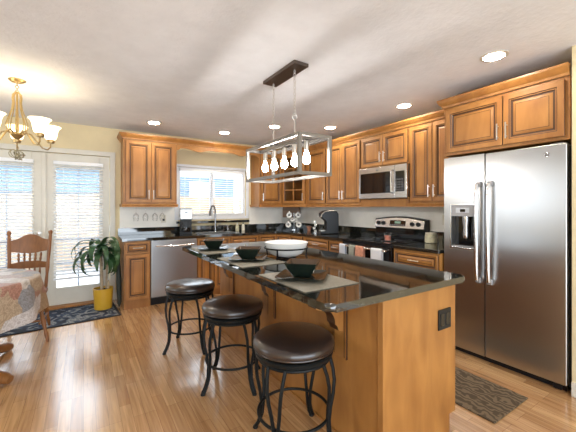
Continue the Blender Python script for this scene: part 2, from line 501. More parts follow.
def patio_door(n, x0, x1, hinge_right):
    st, zt, zb = .125, 1.84, .25
    b = MB(); y0, y1 = YW + .02, YW + .065
    b.box(x0, y0, .025, x0 + st, y1, DZ - .004, bev=.003); b.box(x1 - st, y0, .025, x1, y1, DZ - .004, bev=.003)
    b.box(x0 + st, y0, .025, x1 - st, y1, zb, bev=.003); b.box(x0 + st, y0, zt, x1 - st, y1, DZ - .004, bev=.003)
    d = struct('door_%d' % n, b, WHITE)
    g = MB().box(x0 + st, YW + .04, zb, x1 - st, YW + .046, zt).build('glass_pane', GLASS, d)
    m = MB(); xm = (x0 + x1) / 2
    m.box(xm - .009, YW + .05, zb, xm + .009, YW + .06, zt)
    for k in range(1, 5):
        z = zb + (zt - zb) * k / 5; m.box(x0 + st, YW + .0505, z - .009, x1 - st, YW + .0595, z + .009)
    m.build('muntin', mat('muntin_blue_white', (0.40, 0.50, 0.66), 0.5), d)
    h = MB()
    for z in (.25, 1.02, 1.78):
        xx = x1 if hinge_right else x0
        h.cyl((xx, YW + .014, z - .045), (xx, YW + .014, z + .045), .008)
    h.build('hinge', NICKEL, d)
    return d


XM = -.43
d1 = patio_door(1, DX0 + .004, XM - .002, False)
d2 = patio_door(2, XM + .002, DX1 - .004, True)
k = MB(); M = Matrix.Rotation(R(90), 4, 'X')
k.lathe([(.030, 0), (.031, .006), (.012, .010), (.011, .035), (.026, .045), (.030, .06), (.024, .072), (.002, .076)], (XM - .055, YW + .02, .985), 16, M=M)
k.build('door_knob', NICKEL, d1)
struct('trim_6', MB().box(XM - .022, YW + .005, .025, XM + .022, YW + .02, DZ - .004, bev=.004), WHITE)   # astragal

# kitchen window
b = MB(); y0, y1 = YW + .03, YW + .09
for x0, x1, z0, z1 in ((WX0, WX0 + .045, WZ0, WZ1), (WX1 - .045, WX1, WZ0, WZ1), (WX0 + .045, WX1 - .045, WZ0, WZ0 + .045), (WX0 + .045, WX1 - .045, WZ1 - .045, WZ1), (1.79, 1.84, WZ0 + .045, WZ1 - .045)):
    b.box(x0, y0, z0, x1, y1, z1, bev=.004)
win = struct('window_1', b, VINYL)
MB().box(WX0 + .045, YW + .055, WZ0 + .045, 1.79, YW + .06, WZ1 - .045).build('glass_pane', GLASS, win)
MB().box(1.84, YW + .055, WZ0 + .045, WX1 - .045, YW + .06, WZ1 - .045).build('glass_pane', GLASS, win)
b = MB()
for x0, x1, z0, z1 in ((WX0 - .05, WX0, WZ0 - .05, WZ1 + .04), (WX1, WX1 + .05, WZ0 - .05, WZ1 + .04), (WX0, WX1, WZ1, WZ1 + .04), (WX0, WX1, WZ0 - .05, WZ0)):
    b.box(x0, YW - .012, z0, x1, YW, z1, bev=.003)
struct('trim_7', b, VINYL)
struct('trim_8', MB().box(1.22, YW - .06, 1.058, 2.47, YW, 1.098, bev=.008), GRAN)   # stone window ledge


def blind(label, x0, x1, zt, zb, y, pitch, width, tilt):
    t = thing('window_blind', label, 'blind', ((x0 + x1) / 2, y, zt), 0, 'white horizontal blinds')
    hw = (x1 - x0) / 2
    MB().box(-hw, -.028, -.045, hw, .028, 0, bev=.004).build('headrail', SLAT, t)
    s = MB(); z = -.07; L = zt - zb; n = 0
    M0 = Matrix.Rotation(tilt, 4, 'X')
    while z > -L + .03:
        s.box(-hw + .004, -width / 2, -.0012, hw - .004, width / 2, .0012, M=Matrix.Translation((0, 0, z)) @ M0); z -= pitch
    s.build('slat', SLAT, t)
    MB().box(-hw + .002, -width / 2, -L, hw - .002, width / 2, -L + .022, bev=.003).build('bottom_rail', SLAT, t)
    c = MB()
    for fx in ((-.62, .62) if hw < .4 else (-.85, -.42, .0, .42, .85)):
        for yy in (-width / 2 - .001, width / 2 + .001):
            c.cyl((fx * hw, yy, -.04), (fx * hw, yy, -L + .01), .0012, 5)
    c.build('ladder_cord', SLAT, t)
    return t


blind('white slatted blind hanging on the glass door nearer the cabinets', XM + .10, DX1 - .085, 1.925, .365, YW - .028, .043, .044, R(26))
blind('white slatted blind hanging on the glass door behind the oak chair', DX0 + .085, XM - .10, 1.925, .365, YW - .028, .043, .044, R(26))
blind('white slatted blind inside the window over the sink', WX0 + .03, WX1 - .03, WZ1 - .02, WZ0 + .03, YW + .012, .036, .03, R(20))

# ------------------------------------------------------------ recessed lights
for x, y, lb in ((.783, 4.496, 'round recessed light in the ceiling above the left wall cabinet'),
                 (1.774, 4.519, 'round recessed light in the ceiling above the sink window'),
                 (2.225, 3.807, 'round recessed light in the ceiling behind the pendant chains'),
                 (2.908, 3.43, 'round recessed light in the ceiling between pendant and microwave cabinets'),
                 (2.966, 2.247, 'round recessed light in the ceiling in front of the microwave cabinets'),
                 (2.558, 1.149, 'largest round recessed light, in the ceiling before the refrigerator')):
    t = thing('recessed_light', lb, 'ceiling light', (x, y, ZC), 0, 'recessed ceiling lights')
    MB().lathe([(.092, 0), (.092, -.006), (.070, -.008), (.066, -.003)], seg=32, cap0=False, cap1=False).build('trim_ring', WHITE, t)
    MB().lathe([(.068, -.004), (.060, -.010), (.001, -.012)], seg=24).build('lens', CANL, t)

# ------------------------------------------------------------ cabinets
def pull(mb, x, z, L, vertical, y=-.02):
    h = L / 2
    if vertical:
        mb.cyl((x, y - .028, z - h), (x, y - .028, z + h), .0055, 10)
        for q in (z - h * .7, z + h * .7): mb.cyl((x, y, q), (x, y - .028, q), .0045, 8)
    else:
        mb.cyl((x - h, y - .028, z), (x + h, y - .028, z), .0055, 10)
        for q in (x - h * .7, x + h * .7): mb.cyl((q, y, z), (q, y - .028, z), .0045, 8)
    return mb


def fronts(t, items):
    for it in items:
        kind, x0, z0, x1, z1 = it[:5]
        if kind == 'door':
            d = MB().panel(x0, z0, x1, z1, fr=.055).build('door', [WOOD, GLAZE], t, 25)
            if it[5]:
                hx = x1 - .028 if it[5][0] == 'r' else x0 + .028
                hz = z0 + .11 if it[5][1] == 'b' else z1 - .11
                pull(MB(), hx, hz, .13, True).build('handle', NICKEL, d)
        elif kind == 'drawer':
            d = MB().panel(x0, z0, x1, z1, fr=.032).build('drawer_front', [WOOD, GLAZE], t, 25)
            if len(it) < 6 or it[5]:
                pull(MB(), (x0 + x1) / 2, (z0 + z1) / 2, min(.12, (x1 - x0) * .45), False, y=-.018).build('handle', NICKEL, d)
        elif kind == 'glass':
            mb = MB().panel(x0, z0, x1, z1, fr=.055, glass=True)
            n = 4
            mb.box((x0 + x1) / 2 - .009, -.017, z0 + .05, (x0 + x1) / 2 + .009, -.006, z1 - .05)
            for q in range(1, n):
                z = z0 + .05 + (z1 - z0 - .1) * q / n; mb.box(x0 + .05, -.016, z - .009, x1 - .05, -.007, z + .009)
            d = mb.build('door', [WOOD, GLAZE], t, 25)
            MB().box(x0 + .05, -.006, z0 + .05, x1 - .05, -.003, z1 - .05).build('glass_pane', CGLASS, d)
            pull(MB(), x1 - .028, z0 + .11, .13, True).build('handle', NICKEL, d)


def cabinet(name, label, cat, loc, rz, w, d, h, items, group, rail=True, toe=False, hollow=False, shell=False):
    t = thing(name, label, cat, loc, rz, group)
    mb = MB()
    if hollow:
        p = .018
        mb.box(0, 0, 0, p, d, h); mb.box(w - p, 0, 0, w, d, h); mb.box(p, d - p, 0, w - p, d, h)
        mb.box(p, 0, 0, w - p, d - p, p); mb.box(p, 0, h - p, w - p, d - p, h); mb.box(p, .04, h * .5, w - p, d - p, h * .5 + p)
    elif shell:
        p = .018
        for q in (0, w - p): mb.prism([(0, .10), (0, h), (d, h), (d, 0), (.06, 0), (.06, .10)], YZ, q, q + p)
        mb.box(p, 0, .10, w - p, d - p, .10 + p); mb.box(p, d - p, .0, w - p, d, h); mb.box(p, .06, 0, w - p, .06 + p, .0995)
        mb.box(p, 0, .70, w - p, .016, h); mb.box(.492, 0, .10 + p, .520, .016, .6995)
    elif toe:
        mb.prism([(0, .10), (0, h), (d, h), (d, 0), (.06, 0), (.06, .10)], YZ, 0, w)
    else:
        mb.box(0, 0, 0, w, d, h, bev=.002, seg=1)
    mb.build('cabinet_box', [WOOD, GLAZE], t)
    if rail:
        MB().sweep([(w + .012, d), (w + .012, -.012), (-.012, -.012), (-.012, d)][::-1], [(-.02, -.0005), (0.0, -.0005), (.006, -.012), (.0, -.03), (.004, -.042), (-.02, -.042)]).build('light_rail', WOOD, t)
    fronts(t, items)
    return t


UH = .885                        # wall cabinet height, from z 1.365 to 2.25
g1 = 'wall cabinets'
cabinet('wall_cabinet', 'two-door wooden wall cabinet left of the sink window', 'cabinet', (.45, YU, 1.365), 0, .705, YW - YU, UH,
        [('door', .03, .02, .348, .865, 'rb'), ('door', .354, .02, .675, .865, 'lb')], g1)
cabinet('wall_cabinet', 'narrow single-door wooden wall cabinet right of the sink window', 'cabinet', (2.525, YU, 1.365), 0, .455, YW - YU, UH,
        [('door', .025, .02, .435, .865, 'lb')], g1)
# corner cabinet with glazed door
ca, cb = Vector((2.985, YU)), Vector((3.17, 4.365))
cw = (cb - ca).length; crz = math.atan2(cb.y - ca.y, cb.x - ca.x)
t = thing('corner_wall_cabinet', 'corner wall cabinet with a small-paned glass door', 'cabinet', (ca.x, ca.y, 1.365), crz, g1)
Mi = Matrix.Translation((ca.x, ca.y, 0)) @ Matrix.Rotation(crz, 4, 'Z'); Mi.invert()
poly = [(ca.x, ca.y), (cb.x, cb.y), (XW - .001, cb.y), (XW - .001, YW - .001), (ca.x, YW - .001)]
pl = [(Mi @ Vector((x, y, 0))).to_2d() for x, y in poly]
mb = MB()
mb.prism(pl, XY, 0, .018); mb.prism(pl, XY, UH - .018, UH)
sh = [pl[0].lerp(pl[3], .06), pl[1].lerp(pl[3], .06), pl[2], pl[3], pl[4]]
mb.prism(sh, XY, .43, .445)
for i in range(1, 5):
    p, q = pl[i], pl[(i + 1) % 5]
    dv = (q - p).normalized(); nv = Vector((-dv.y, dv.x)) * .014
    mb.prism([p, q, q + nv, p + nv], XY, .018, UH - .018)
mb.build('cabinet_box', WOOD, t)
MB().box(0, -.014, -.042, cw, .01, -.0005, bev=.004).build('light_rail', WOOD, t)
fronts(t, [('glass', .02, .02, cw - .02, .865)])


def right_wall(name, label, y0, y1, xf, z0, h, items, group, **k):
    return cabinet(name, label, 'cabinet', (xf, y0, z0), R(-90), y0 - y1, XW - xf - .001, h, items, group, **k)


right_wall('wall_cabinet', 'single-door wooden wall cabinet next to the glass-door corner cabinet', 4.364, 3.824, XU, 1.365, UH, [('door', .075, .02, .525, .865, 'rb')], g1)
right_wall('wall_cabinet', 'tall two-door wooden wall cabinet just left of the microwave', 3.823, 3.084, XU, 1.365, UH,
           [('door', .015, .02, .367, .865, 'rb'), ('door', .373, .02, .722, .865, 'lb')], g1)
mwc = right_wall('wall_cabinet', 'short two-door wooden cabinet above the microwave', 3.083, 2.327, XU, 1.824, UH - .459,
           [('door', .015, .02, .375, .406, 'rb'), ('door', .381, .02, .742, .406, 'lb')], g1, rail=False)
right_wall('wall_cabinet', 'tall two-door wooden wall cabinet between microwave and refrigerator', 2.326, 1.735, XU, 1.365, UH,
           [('door', .015, .02, .292, .865, 'rb'), ('door', .298, .02, .576, .865, 'lb')], g1)
t = right_wall('wall_cabinet', 'deep two-door wooden cabinet above the refrigerator', 1.733, .80, 2.885, 1.80, .45,
               [('door', .03, .025, .505, .425, 'rb'), ('door', .513, .025, .905, .425, 'lb')], g1, rail=False)
MB().box(0, -.012, -.501, .756, .328, -.402, bev=.003).build('microwave_shelf', WOOD, mwc)

crown = [(0, 2.235), (.012, 2.235), (.016, 2.255), (.035, 2.275), (.048, 2.300), (.048, 2.315), (0, 2.315)]
p = [(.45, YW), (.45, YU), (2.984, YU), (3.17, 4.364), (3.17, 1.790)]
o = MB().sweep(p, [(q + .0005, z + .016) for q, z in crown], 0).build('crown_molding', WOOD, None, 25)
tag(o, 'long wooden crown molding along the tops of the main wall cabinets', 'molding', 'crown moldings')
p = [(XW, 1.7335), (2.885, 1.7335), (2.885, .80)]
o = MB().sweep(p, [(q + .0005, z + .016) for q, z in crown], 0).build('crown_molding', WOOD, None, 25)
tag(o, 'short wooden crown molding on top of the over-refrigerator cabinet', 'molding', 'crown moldings')
# scalloped valance between the cabinets
pts = []
x0, x1 = 1.157, 2.523
for i in range(49):
    f = i / 48; u = abs(f - .5) * 2
    z = 2.202 - .048 * math.exp(-((u - .52) / .17) ** 2) - .006 * math.cos(u * 6)
    if u > .93: z = 2.17
    pts.append((x0 + (x1 - x0) * f, z))
o = MB().prism([(x0, 2.25)] + pts + [(x1, 2.25)], XZ, YU - .002, YU + .018).build('window_valance', WOOD)
tag(o, 'scalloped wooden valance bridging the cabinets above the sink window', 'valance')

# base cabinets
g2 = 'base cabinets'
BH = .878
dz = .875
cabinet('base_cabinet', 'narrow base cabinet with one drawer and door beside the potted plant', 'cabinet', (XL, YB, 0), 0, .316, .598, BH,
        [('drawer', .015, .715, .303, .86), ('door', .015, .115, .303, .70, None)], g2, rail=False)
cabinet('base_cabinet', 'wide sink base cabinet with drawer fronts right of the dishwasher', 'cabinet', (1.372, YB, 0), 0, .987, .598, BH,
        [('drawer', .012, .715, .248, .86, False), ('drawer', .256, .715, .492, .86, False), ('drawer', .520, .715, .972, .86),
         ('door', .012, .115, .248, .70, 'rt'), ('door', .256, .115, .492, .70, 'lt'), ('door', .520, .115, .743, .70, 'rt'), ('door', .749, .115, .972, .70, 'lt')], g2, rail=False, shell=True)
cabinet('base_cabinet', 'base cabinet with one drawer just before the corner below the mugs', 'cabinet', (2.361, YB, 0), 0, .340, .598, BH,
        [('drawer', .015, .715, .325, .86), ('door', .015, .115, .325, .70, 'lt')], g2, rail=False, toe=True)
ca, cb = Vector((2.703, YB)), Vector((XB, 4.29))
cw = (cb - ca).length; crz = math.atan2(cb.y - ca.y, cb.x - ca.x)
t = thing('corner_base_cabinet', 'angled corner base cabinet with a single drawer and door', 'cabinet', (ca.x, ca.y, 0), crz, g2)
Mi = Matrix.Translation((ca.x, ca.y, 0)) @ Matrix.Rotation(crz, 4, 'Z'); Mi.invert()
pl = [(Mi @ Vector((x, y, 0))).to_2d() for x, y in ((ca.x, ca.y), (cb.x, cb.y), (XW - .002, cb.y), (XW - .002, YW - .002), (ca.x, YW - .002))]
MB().prism(pl, XY, 0, BH).build('cabinet_box', WOOD, t)
fronts(t, [('drawer', .015, .715, cw - .015, .86, False), ('door', .015, .115, cw - .015, .70, 'rt')])
right_wall('base_cabinet', 'base cabinet with one drawer right after the angled corner cabinet', 4.289, 3.908, XB, 0, BH,
           [('drawer', .012, .715, .330, .86), ('door', .012, .115, .330, .70, 'rt')], g2, rail=False, toe=True)
right_wall('base_cabinet', 'base cabinet with one wide drawer below the single-serve coffee brewer', 3.907, 3.328, XB, 0, BH,
           [('drawer', .045, .715, .562, .86), ('door', .045, .115, .30, .70, 'rt'), ('door', .307, .115, .562, .70, 'lt')], g2, rail=False, toe=True)
right_wall('base_cabinet', 'narrow base cabinet with a small drawer just left of the range', 3.327, 3.046, XB, 0, BH,
           [('drawer', .012, .715, .268, .86), ('door', .012, .115, .268, .70, 'rt')], g2, rail=False, toe=True)
right_wall('base_cabinet', 'base cabinet with a wide drawer between range and refrigerator', 2.264, 1.733, XB, 0, BH,
           [('drawer', .012, .70, .515, .86), ('drawer', .012, .42, .515, .685), ('drawer', .012, .115, .515, .405)], g2, rail=False, toe=True)

# counters: L-shaped top with sink cut-out
SX0, SX1, SY0, SY1 = 1.50, 2.06, 4.64, 5.02


def slab(mb, outer, hole, z0, z1):
    bm = mb.bm
    loops = []
    for lp in (outer, hole):
        vs = [bm.verts.new((x, y, z1)) for x, y in lp]
        loops += [bm.edges.new((vs[i], vs[(i + 1) % len(vs)])) for i in range(len(vs))]
    r = bmesh.ops.triangle_fill(bm, edges=loops, use_beauty=True)
    fs = [g for g in r['geom'] if isinstance(g, bmesh.types.BMFace)]
    ex = bmesh.ops.extrude_face_region(bm, geom=fs)
    vs = [g for g in ex['geom'] if isinstance(g, bmesh.types.BMVert)]
    bmesh.ops.translate(bm, verts=vs, vec=(0, 0, z0 - z1))
    return mb


outer = [(.412, YB - .028), (2.692, YB - .028), (XB - .028, 4.275), (XB - .028, 3.045), (XW - .002, 3.045), (XW - .002, YW - .002), (.412, YW - .002)]
hole = [(SX0, SY0), (SX1, SY0), (SX1, SY1), (SX0, SY1)]
ct = slab(MB(), outer, hole, .8785, .914).build('countertop', GRAN, None, 30)
tag(ct, 'L-shaped black granite countertop running from the plant to the range', 'countertop', 'granite countertops')
MB().box(.414, YW - .022, .9142, XW - .022, YW - .0065, 1.016, bev=.002).build('backsplash', GRAN, ct)
MB().box(XW - .022, 3.045, .9142, XW - .0065, YW - .0225, 1.022, bev=.002).build('backsplash', GRAN, ct)
ct = MB().box(XB - .028, 1.735, .8785, XW - .002, 2.262, .914, bev=.006).build('countertop', GRAN, None, 30)
tag(ct, 'short black granite countertop between range and refrigerator', 'countertop', 'granite countertops')
MB().box(XW - .022, 1.735, .9142, XW - .0065, 2.262, 1.030, bev=.002).build('backsplash', GRAN, ct)
s = MB()
for a in ((SX0 - .012, SY0 - .012, SX1 + .012, SY0 + .003), (SX0 - .012, SY1 - .003, SX1 + .012, SY1 + .012), (SX0 - .012, SY0 + .003, SX0 + .003, SY1 - .003), (SX1 - .003, SY0 + .003, SX1 + .012, SY1 - .003)):
    s.box(a[0], a[1], .9142, a[2], a[3], .919, bev=.001)
zb = .74
s.box(SX0 + .001, SY0 + .001, zb, SX0 + .004, SY1 - .001, .915); s.box(SX1 - .004, SY0 + .001, zb, SX1 - .001, SY1 - .001, .915)
s.box(SX0 + .004, SY0 + .001, zb, SX1 - .004, SY0 + .004, .915); s.box(SX0 + .004, SY1 - .004, zb, SX1 - .004, SY1 - .001, .915)
s.box(SX0 + .001, SY0 + .001, zb - .003, SX1 - .001, SY1 - .001, zb)
tag(s.build('sink', STEEL), 'stainless steel sink set into the countertop under the window', 'sink')

# ------------------------------------------------------------ dishwasher
t = thing('dishwasher', 'stainless steel dishwasher with bowed bar handle', 'dishwasher', (.754, YB, 0))
MB().box(.003, .0, .10, .613, .56, .874).build('body', DGREY, t)
MB().box(.005, -.028, .115, .611, -.0005, .868, bev=.006).build('door', STEEL, t)
h = MB()
h.tube([(.06, -.028, .80), (.065, -.062, .80), (.15, -.072, .798), (.308, -.078, .796), (.466, -.072, .798), (.551, -.062, .80), (.556, -.028, .80)], .011, 10)
h.build('handle', STEELH, t)
MB().box(.003, .03, 0, .613, .05, .10).build('toe_kick', BLACK, t)

# ------------------------------------------------------------ range
t = thing('range', 'black and stainless electric range with oven below the microwave', 'range', (XB, 3.042, 0), R(-90))
W_ = .774
MB().box(0, .0, .06, W_, .655, .905).build('body', BLACK, t)
ck = MB().box(-.001, -.028, .9055, W_ + .001, .60, .921, bev=.004).build('cooktop', BLACKG, t)
b = MB()
for x, y, r in ((.2, .16, .10), (.57, .16, .085), (.2, .43, .08), (.57, .43, .10)):
    b.lathe([(r, .9212), (r, .9215), (r - .004, .9216), (r - .004, .9212)], (x, y, 0), 32, cap0=False, cap1=False)
b.build('burner_ring', MGREY, ck)
dr = MB().box(.004, -.032, .24, W_ - .004, -.0005, .882, bev=.006).build('oven_door', BLACKG, t)
hd = MB(); hd.cyl((.04, -.078, .842), (W_ - .04, -.078, .842), .012, 12)
for x in (.07, W_ - .07): hd.cyl((x, -.032, .842), (x, -.078, .842), .009, 8)
hd.build('handle', STEELH, dr)
MB().box(.004, -.022, .885, W_ - .004, -.0005, .904, bev=.002).build('front_panel', BLACK, t)
MB().box(.004, -.03, .065, W_ - .004, -.0005, .232, bev=.006).build('storage_drawer', STEEL, t)
MB().box(.01, .02, 0, W_ - .01, .05, .06).build('toe_kick', BLACK, t)
bk = MB()
n = 16
arc = [(W_ * i / n, 1.165 + .036 * math.sin(math.pi * i / n)) for i in range(n + 1)]
bk.prism([(0, .9215)] + arc + [(W_, .9215)], XZ, .585, .655)
bk.prism([(.564, 1.050), (.5849, 1.050), (.5849, 1.15)], YZ, .0, W_)
bk.build('backguard', BLACK, t)
arc2 = [(.012 + (W_ - .024) * i / n, 1.150 + .036 * math.sin(math.pi * i / n)) for i in range(n + 1)]
cp = MB().prism([(.012, 1.052)] + arc2 + [(W_ - .012, 1.052)], XZ, .570, .5848, bev=.003).build('control_panel', STEELL, t)
MB().box(.012, .575, .935, W_ - .012, .5845, 1.046, bev=.003).build('glass_splash', BLACKG, t)
for x in (.075, .155, .60, .685):
    k = MB(); k.lathe([(.028, 0), (.028, .006), (.021, .009), (.019, .026), (.001, .028)], (x, .5695, 1.108), 20, M=Matrix.Rotation(R(90), 4, 'X'))
    k.build('knob', BLACK, cp)
cp.rotation_euler = (R(-13), 0, 0); q_ = Vector((0, .577, 1.052)); cp.location = q_ + Vector((0, -.022, 0)) - Matrix.Rotation(R(-13), 3, 'X') @ q_
dp = MB().box(.26, .566, 1.078, .50, .5698, 1.150, bev=.002).build('display', BLACKG, cp)
MB().box(.34, .5645, 1.108, .43, .5662, 1.138).build('clock_readout', SCREEN, dp)
b = MB()
for i in range(8): b.box(.275 + i * .028, .5645, 1.086, .275 + i * .028 + .016, .5662, 1.096)
b.build('touch_key', MGREY, dp)

# towels over the oven handle
for y, ww, L0, L1, m, lb in ((2.985, .10, .23, .20, TOWB, 'pale blue towel hanging at the left end of the oven handle'),
                             (2.82, .085, .24, .2, TOWG, 'narrow grey-green towel hanging beside the peach towel'),
                             (2.69, .125, .25, .22, TOWP, 'peach patterned towel hanging on the middle of the oven handle'),
                             (2.435, .15, .24, .2, TOWW, 'white towel hanging at the right end of the oven handle')):
    t = MB(); xh = XB - .078; zt = .842
    n = 7; th = .004; rO = .0185
    po = [(-rO, -L0)] + [(-rO * math.cos(math.pi * i / n), rO * math.sin(math.pi * i / n)) for i in range(n + 1)] + [(rO, -L1)]
    ri = rO - th
    pi_ = [(ri, -L1)] + [(ri * math.cos(math.pi * i / n), ri * math.sin(math.pi * i / n)) for i in range(n + 1)] + [(-ri, -L0)]
    pi_ = [(ri, -L1)] + [(ri * math.cos(math.pi * i / n), ri * math.sin(math.pi * i / n)) for i in range(n + 1)] + [(-ri, -L0)]
    t.prism([(xh + a, zt + c) for a, c in po + pi_], lambda u, v, q: (u, q, v), y - ww / 2, y + ww / 2)
    tag(t.build('dish_towel', m, None, 40), lb, 'towel', 'towels on the oven handle')

# ------------------------------------------------------------ microwave
t = thing('microwave', 'stainless over-the-range microwave with dark glass door', 'microwave', (3.105, 3.06, 1.428), R(-90))
W_ = .752
MB().box(0, .022, 0, W_, .395, .394, bev=.002).build('body', BLACK, t)
fd = MB().box(.0, -.012, .0, W_ - .17, .0215, .394, bev=.005).build('door', STEELL, t)
MB().box(.035, -.0145, .065, W_ - .205, -.0118, .325, bev=.002).build('window_glass', BLACKG, fd)
hd = MB(); hd.tube([(W_ - .19, -.012, .06), (W_ - .19, -.045, .075), (W_ - .19, -.052, .20), (W_ - .19, -.045, .32), (W_ - .19, -.012, .335)], .011, 10); hd.build('handle', STEELH, fd)
cp = MB().box(W_ - .168, -.012, .0, W_, .0215, .394, bev=.005).build('control_panel', STEELL, t)
ks = MB().box(W_ - .155, -.0145, .075, W_ - .03, -.0118, .315, bev=.002).build('keypad', BLACKG, cp)
b = MB()
for i in range(3):
    for j in range(5): b.box(W_ - .145 + i * .036, -.0153, .09 + j * .03, W_ - .145 + i * .036 + .024, -.0146, .09 + j * .03 + .015)
b.build('key', DGREY, ks)
MB().lathe([(.012, 0), (.012, .002), (.009, .003), (.001, .003)], (W_ * .42, -.0121, .355), 16, M=Matrix.Rotation(R(90), 4, 'X')).build('badge', DGREY, fd)

# ------------------------------------------------------------ refrigerator
t = thing('refrigerator', 'tall stainless side-by-side refrigerator with dispenser in its left door', 'refrigerator', (2.85, 1.715, 0), R(-90))
W_ = .908; sm = .362
MB().box(.003, .0705, .03, W_ - .003, .645, 1.765, bev=.004).build('body', DGREY, t)
MB().box(.01, .05, .0, W_ - .01, .075, .048).build('base_grille', BLACK, t)
for x in (.04, W_ - .09): MB().box(x, .03, 0, x + .05, .0495, .035, bev=.004).build('foot', BLACK, t)
for x in (.03, W_ - .10): MB().box(x, .02, 1.766, x + .07, .16, 1.782, bev=.004).build('hinge_cover', DGREY, t)
# left door built around the dispenser opening
dx0, dx1, dz0, dz1 = .072, .276, .955, 1.335
fd = MB()
prof = lambda x0, z0, x1, z1: fd.box(x0, 0, z0, x1, .07, z1)
fd.box(.002, 0, .052, dx0, .07, 1.772); fd.box(dx1, 0, .052, sm - .003, .07, 1.772)
fd.box(dx0, 0, .052, dx1, .07, dz0); fd.box(dx0, 0, dz1, dx1, .07, 1.772)
bmesh.ops.remove_doubles(fd.bm, verts=list(fd.bm.verts), dist=1e-5)
fd = fd.build('freezer_door', STEEL, t)
dp = MB()
for x0, x1, z0, z1 in ((dx0 - .012, dx0, dz0 - .012, dz1 + .012), (dx1, dx1 + .012, dz0 - .012, dz1 + .012), (dx0, dx1, dz0 - .012, dz0), (dx0, dx1, dz1, dz1 + .012)):
    dp.box(x0, -.004, z0, x1, -.0004, z1, bev=.0015)
dp = dp.build('dispenser_bezel', STEELH, fd)
MB().box(dx0 + .001, .058, dz0 + .001, dx1 - .001, .069, dz1 - .001).build('dispenser_back', BLACKG, fd)
MB().box(dx0 + .001, -.003, 1.235, dx1 - .001, .057, dz1 - .001, bev=.002).build('dispenser_panel', MGREY, fd)
MB().box(.115, -.005, 1.267, .235, -.0032, 1.312, bev=.001).build('dispenser_display', mat('pale_display', (0.55, 0.57, 0.6), 0.3), fd)
MB().box(.155, -.0062, 1.275, .20, -.0052, 1.300).build('dispenser_screen', BLACKG, fd)
b = MB(); b.lathe([(.030, 1.234), (.030, 1.20), (.022, 1.14), (.026, 1.07), (.020, 1.04)], (.19, .028, 0), 16); b.build('dispenser_paddle', CHROME, fd)
MB().box(dx0 + .001, .004, dz0 + .001, dx1 - .001, .057, dz0 + .014, bev=.002).build('drip_tray', MGREY, fd)
rd = MB().box(sm + .003, 0, .052, W_ - .002, .07, 1.772, bev=.008, seg=3).build('refrigerator_door', STEEL, t)
for x, par in ((sm - .045, fd), (sm + .048, rd)):
    hb = MB()
    hb.tube([(x, -.004, 1.52), (x, -.040, 1.51), (x, -.052, 1.40), (x, -.056, 1.10), (x, -.052, .80), (x, -.040, .70), (x, -.004, .69)], .0155, 12, sx=1.0)
    hb.build('handle', STEELH, par)
    for z in (1.515, .695): MB().box(x - .02, -.03, z - .022, x + .02, -.0004, z + .022, bev=.005).build('handle_mount', MGREY, par)
bd = MB(); M = Matrix.Rotation(R(90), 4, 'X')
bd.lathe([(.017, 0), (.017, .0015), (.016, .002), (.001, .002)], (.792, -.0003, 1.703), 24, M=M)
bd = bd.build('badge', DGREY, rd)
ln = MB(); ln.ring((.792, -.0026, 1.703), .0140, .0009, 24, 6, M=M)
ln.tube([(.786 + .0045 * math.cos(a), -.0026, 1.704 + .005 * math.sin(a)) for a in [R(40 + i * 28) for i in range(11)]], .0008, 5)
ln.tube([(.791, -.0026, 1.700), (.786, -.0026, 1.7025)], .0008, 5)
ln.tube([(.798 + .0045 * math.cos(a), -.0026, 1.7055 + .0028 * math.sin(a)) for a in [R(40 + i * 25) for i in range(10)]], .0008, 5)
ln.tube([(.798 + .0050 * math.cos(a), -.0026, 1.7000 + .0032 * math.sin(a)) for a in [R(70 + i * 25) for i in range(10)]], .0008, 5)
ln.build('monogram', CHROME, bd)

# ------------------------------------------------------------ island
IX0, IX1, IY0, IY1 = 1.243, 1.868, 1.055, 3.29
t = thing('island', 'long wooden kitchen island cabinet with corbels on its seating side', 'island', (0, 0, 0))
MB().prism([(IX0, 0), (IX0, .878), (IX1, .878), (IX1, .10), (IX1 - .06, .10), (IX1 - .06, 0)], XZ, IY0 + .02, IY1).build('cabinet_box', WOOD, t)
MB().prism([(IX0 - .004, 0), (IX0 - .004, .878), (IX1 + .002, .878), (IX1 + .002, .10), (IX1 - .058, .10), (IX1 - .058, 0)], XZ, IY0, IY0 + .0195).build('end_panel', WOOD, t)
b = MB()
b.box(IX0 - .016, IY0 - .004, 0, IX0 - .0045, IY0 + .03, .878, bev=.002)
b.build('corner_trim', WOOD, t)
MB().box(IX0 - .012, IY0 + .031, .0, IX0 - .0005, IY1, .012, bev=.003).build('shoe_molding', WOOD, t)
cor = [(0, 0), (-.235, 0), (-.235, -.022), (-.222, -.035), (-.222, -.05)]
for i in range(1, 9):
    a = R(i * 90 / 8); cor.append((-.222 + .055 * math.sin(a) * .5, -.05 - .055 * (1 - math.cos(a))))
cor += [(-.165, -.118), (-.13, -.125)]
for i in range(1, 9):
    a = R(i * 90 / 8); cor.append((-.13 + .07 * math.sin(a), -.125 - .085 * (1 - math.cos(a))))
cor += [(-.045, -.225), (-.035, -.25), (0, -.262)]
for y in (1.37, 2.16, 2.96):
    bk = MB()
    bk.box(IX0 - .014, y - .055, .46, IX0 - .0005, y + .055, .878, bev=.003)
    for q in (-.046, .040): bk.box(IX0 - .0150, y + q, .47, IX0 - .0142, y + q + .006, .87, 1)
    for q in (-.0556, .0551): bk.box(IX0 - .0138, y + q, .46, IX0 - .0005, y + q + .0005, .878, 1)
    bk = bk.build('corbel_backing', [WOOD, GLAZE], t)
    MB().prism([(IX0 - .0145 + a, .878 + c) for a, c in cor], XZ, y - .036, y + .036, mi=1, ci=0).build('corbel', [WOOD, GLAZE], bk)  # glazed wood; dark colour on the curved faces also stands in for shade
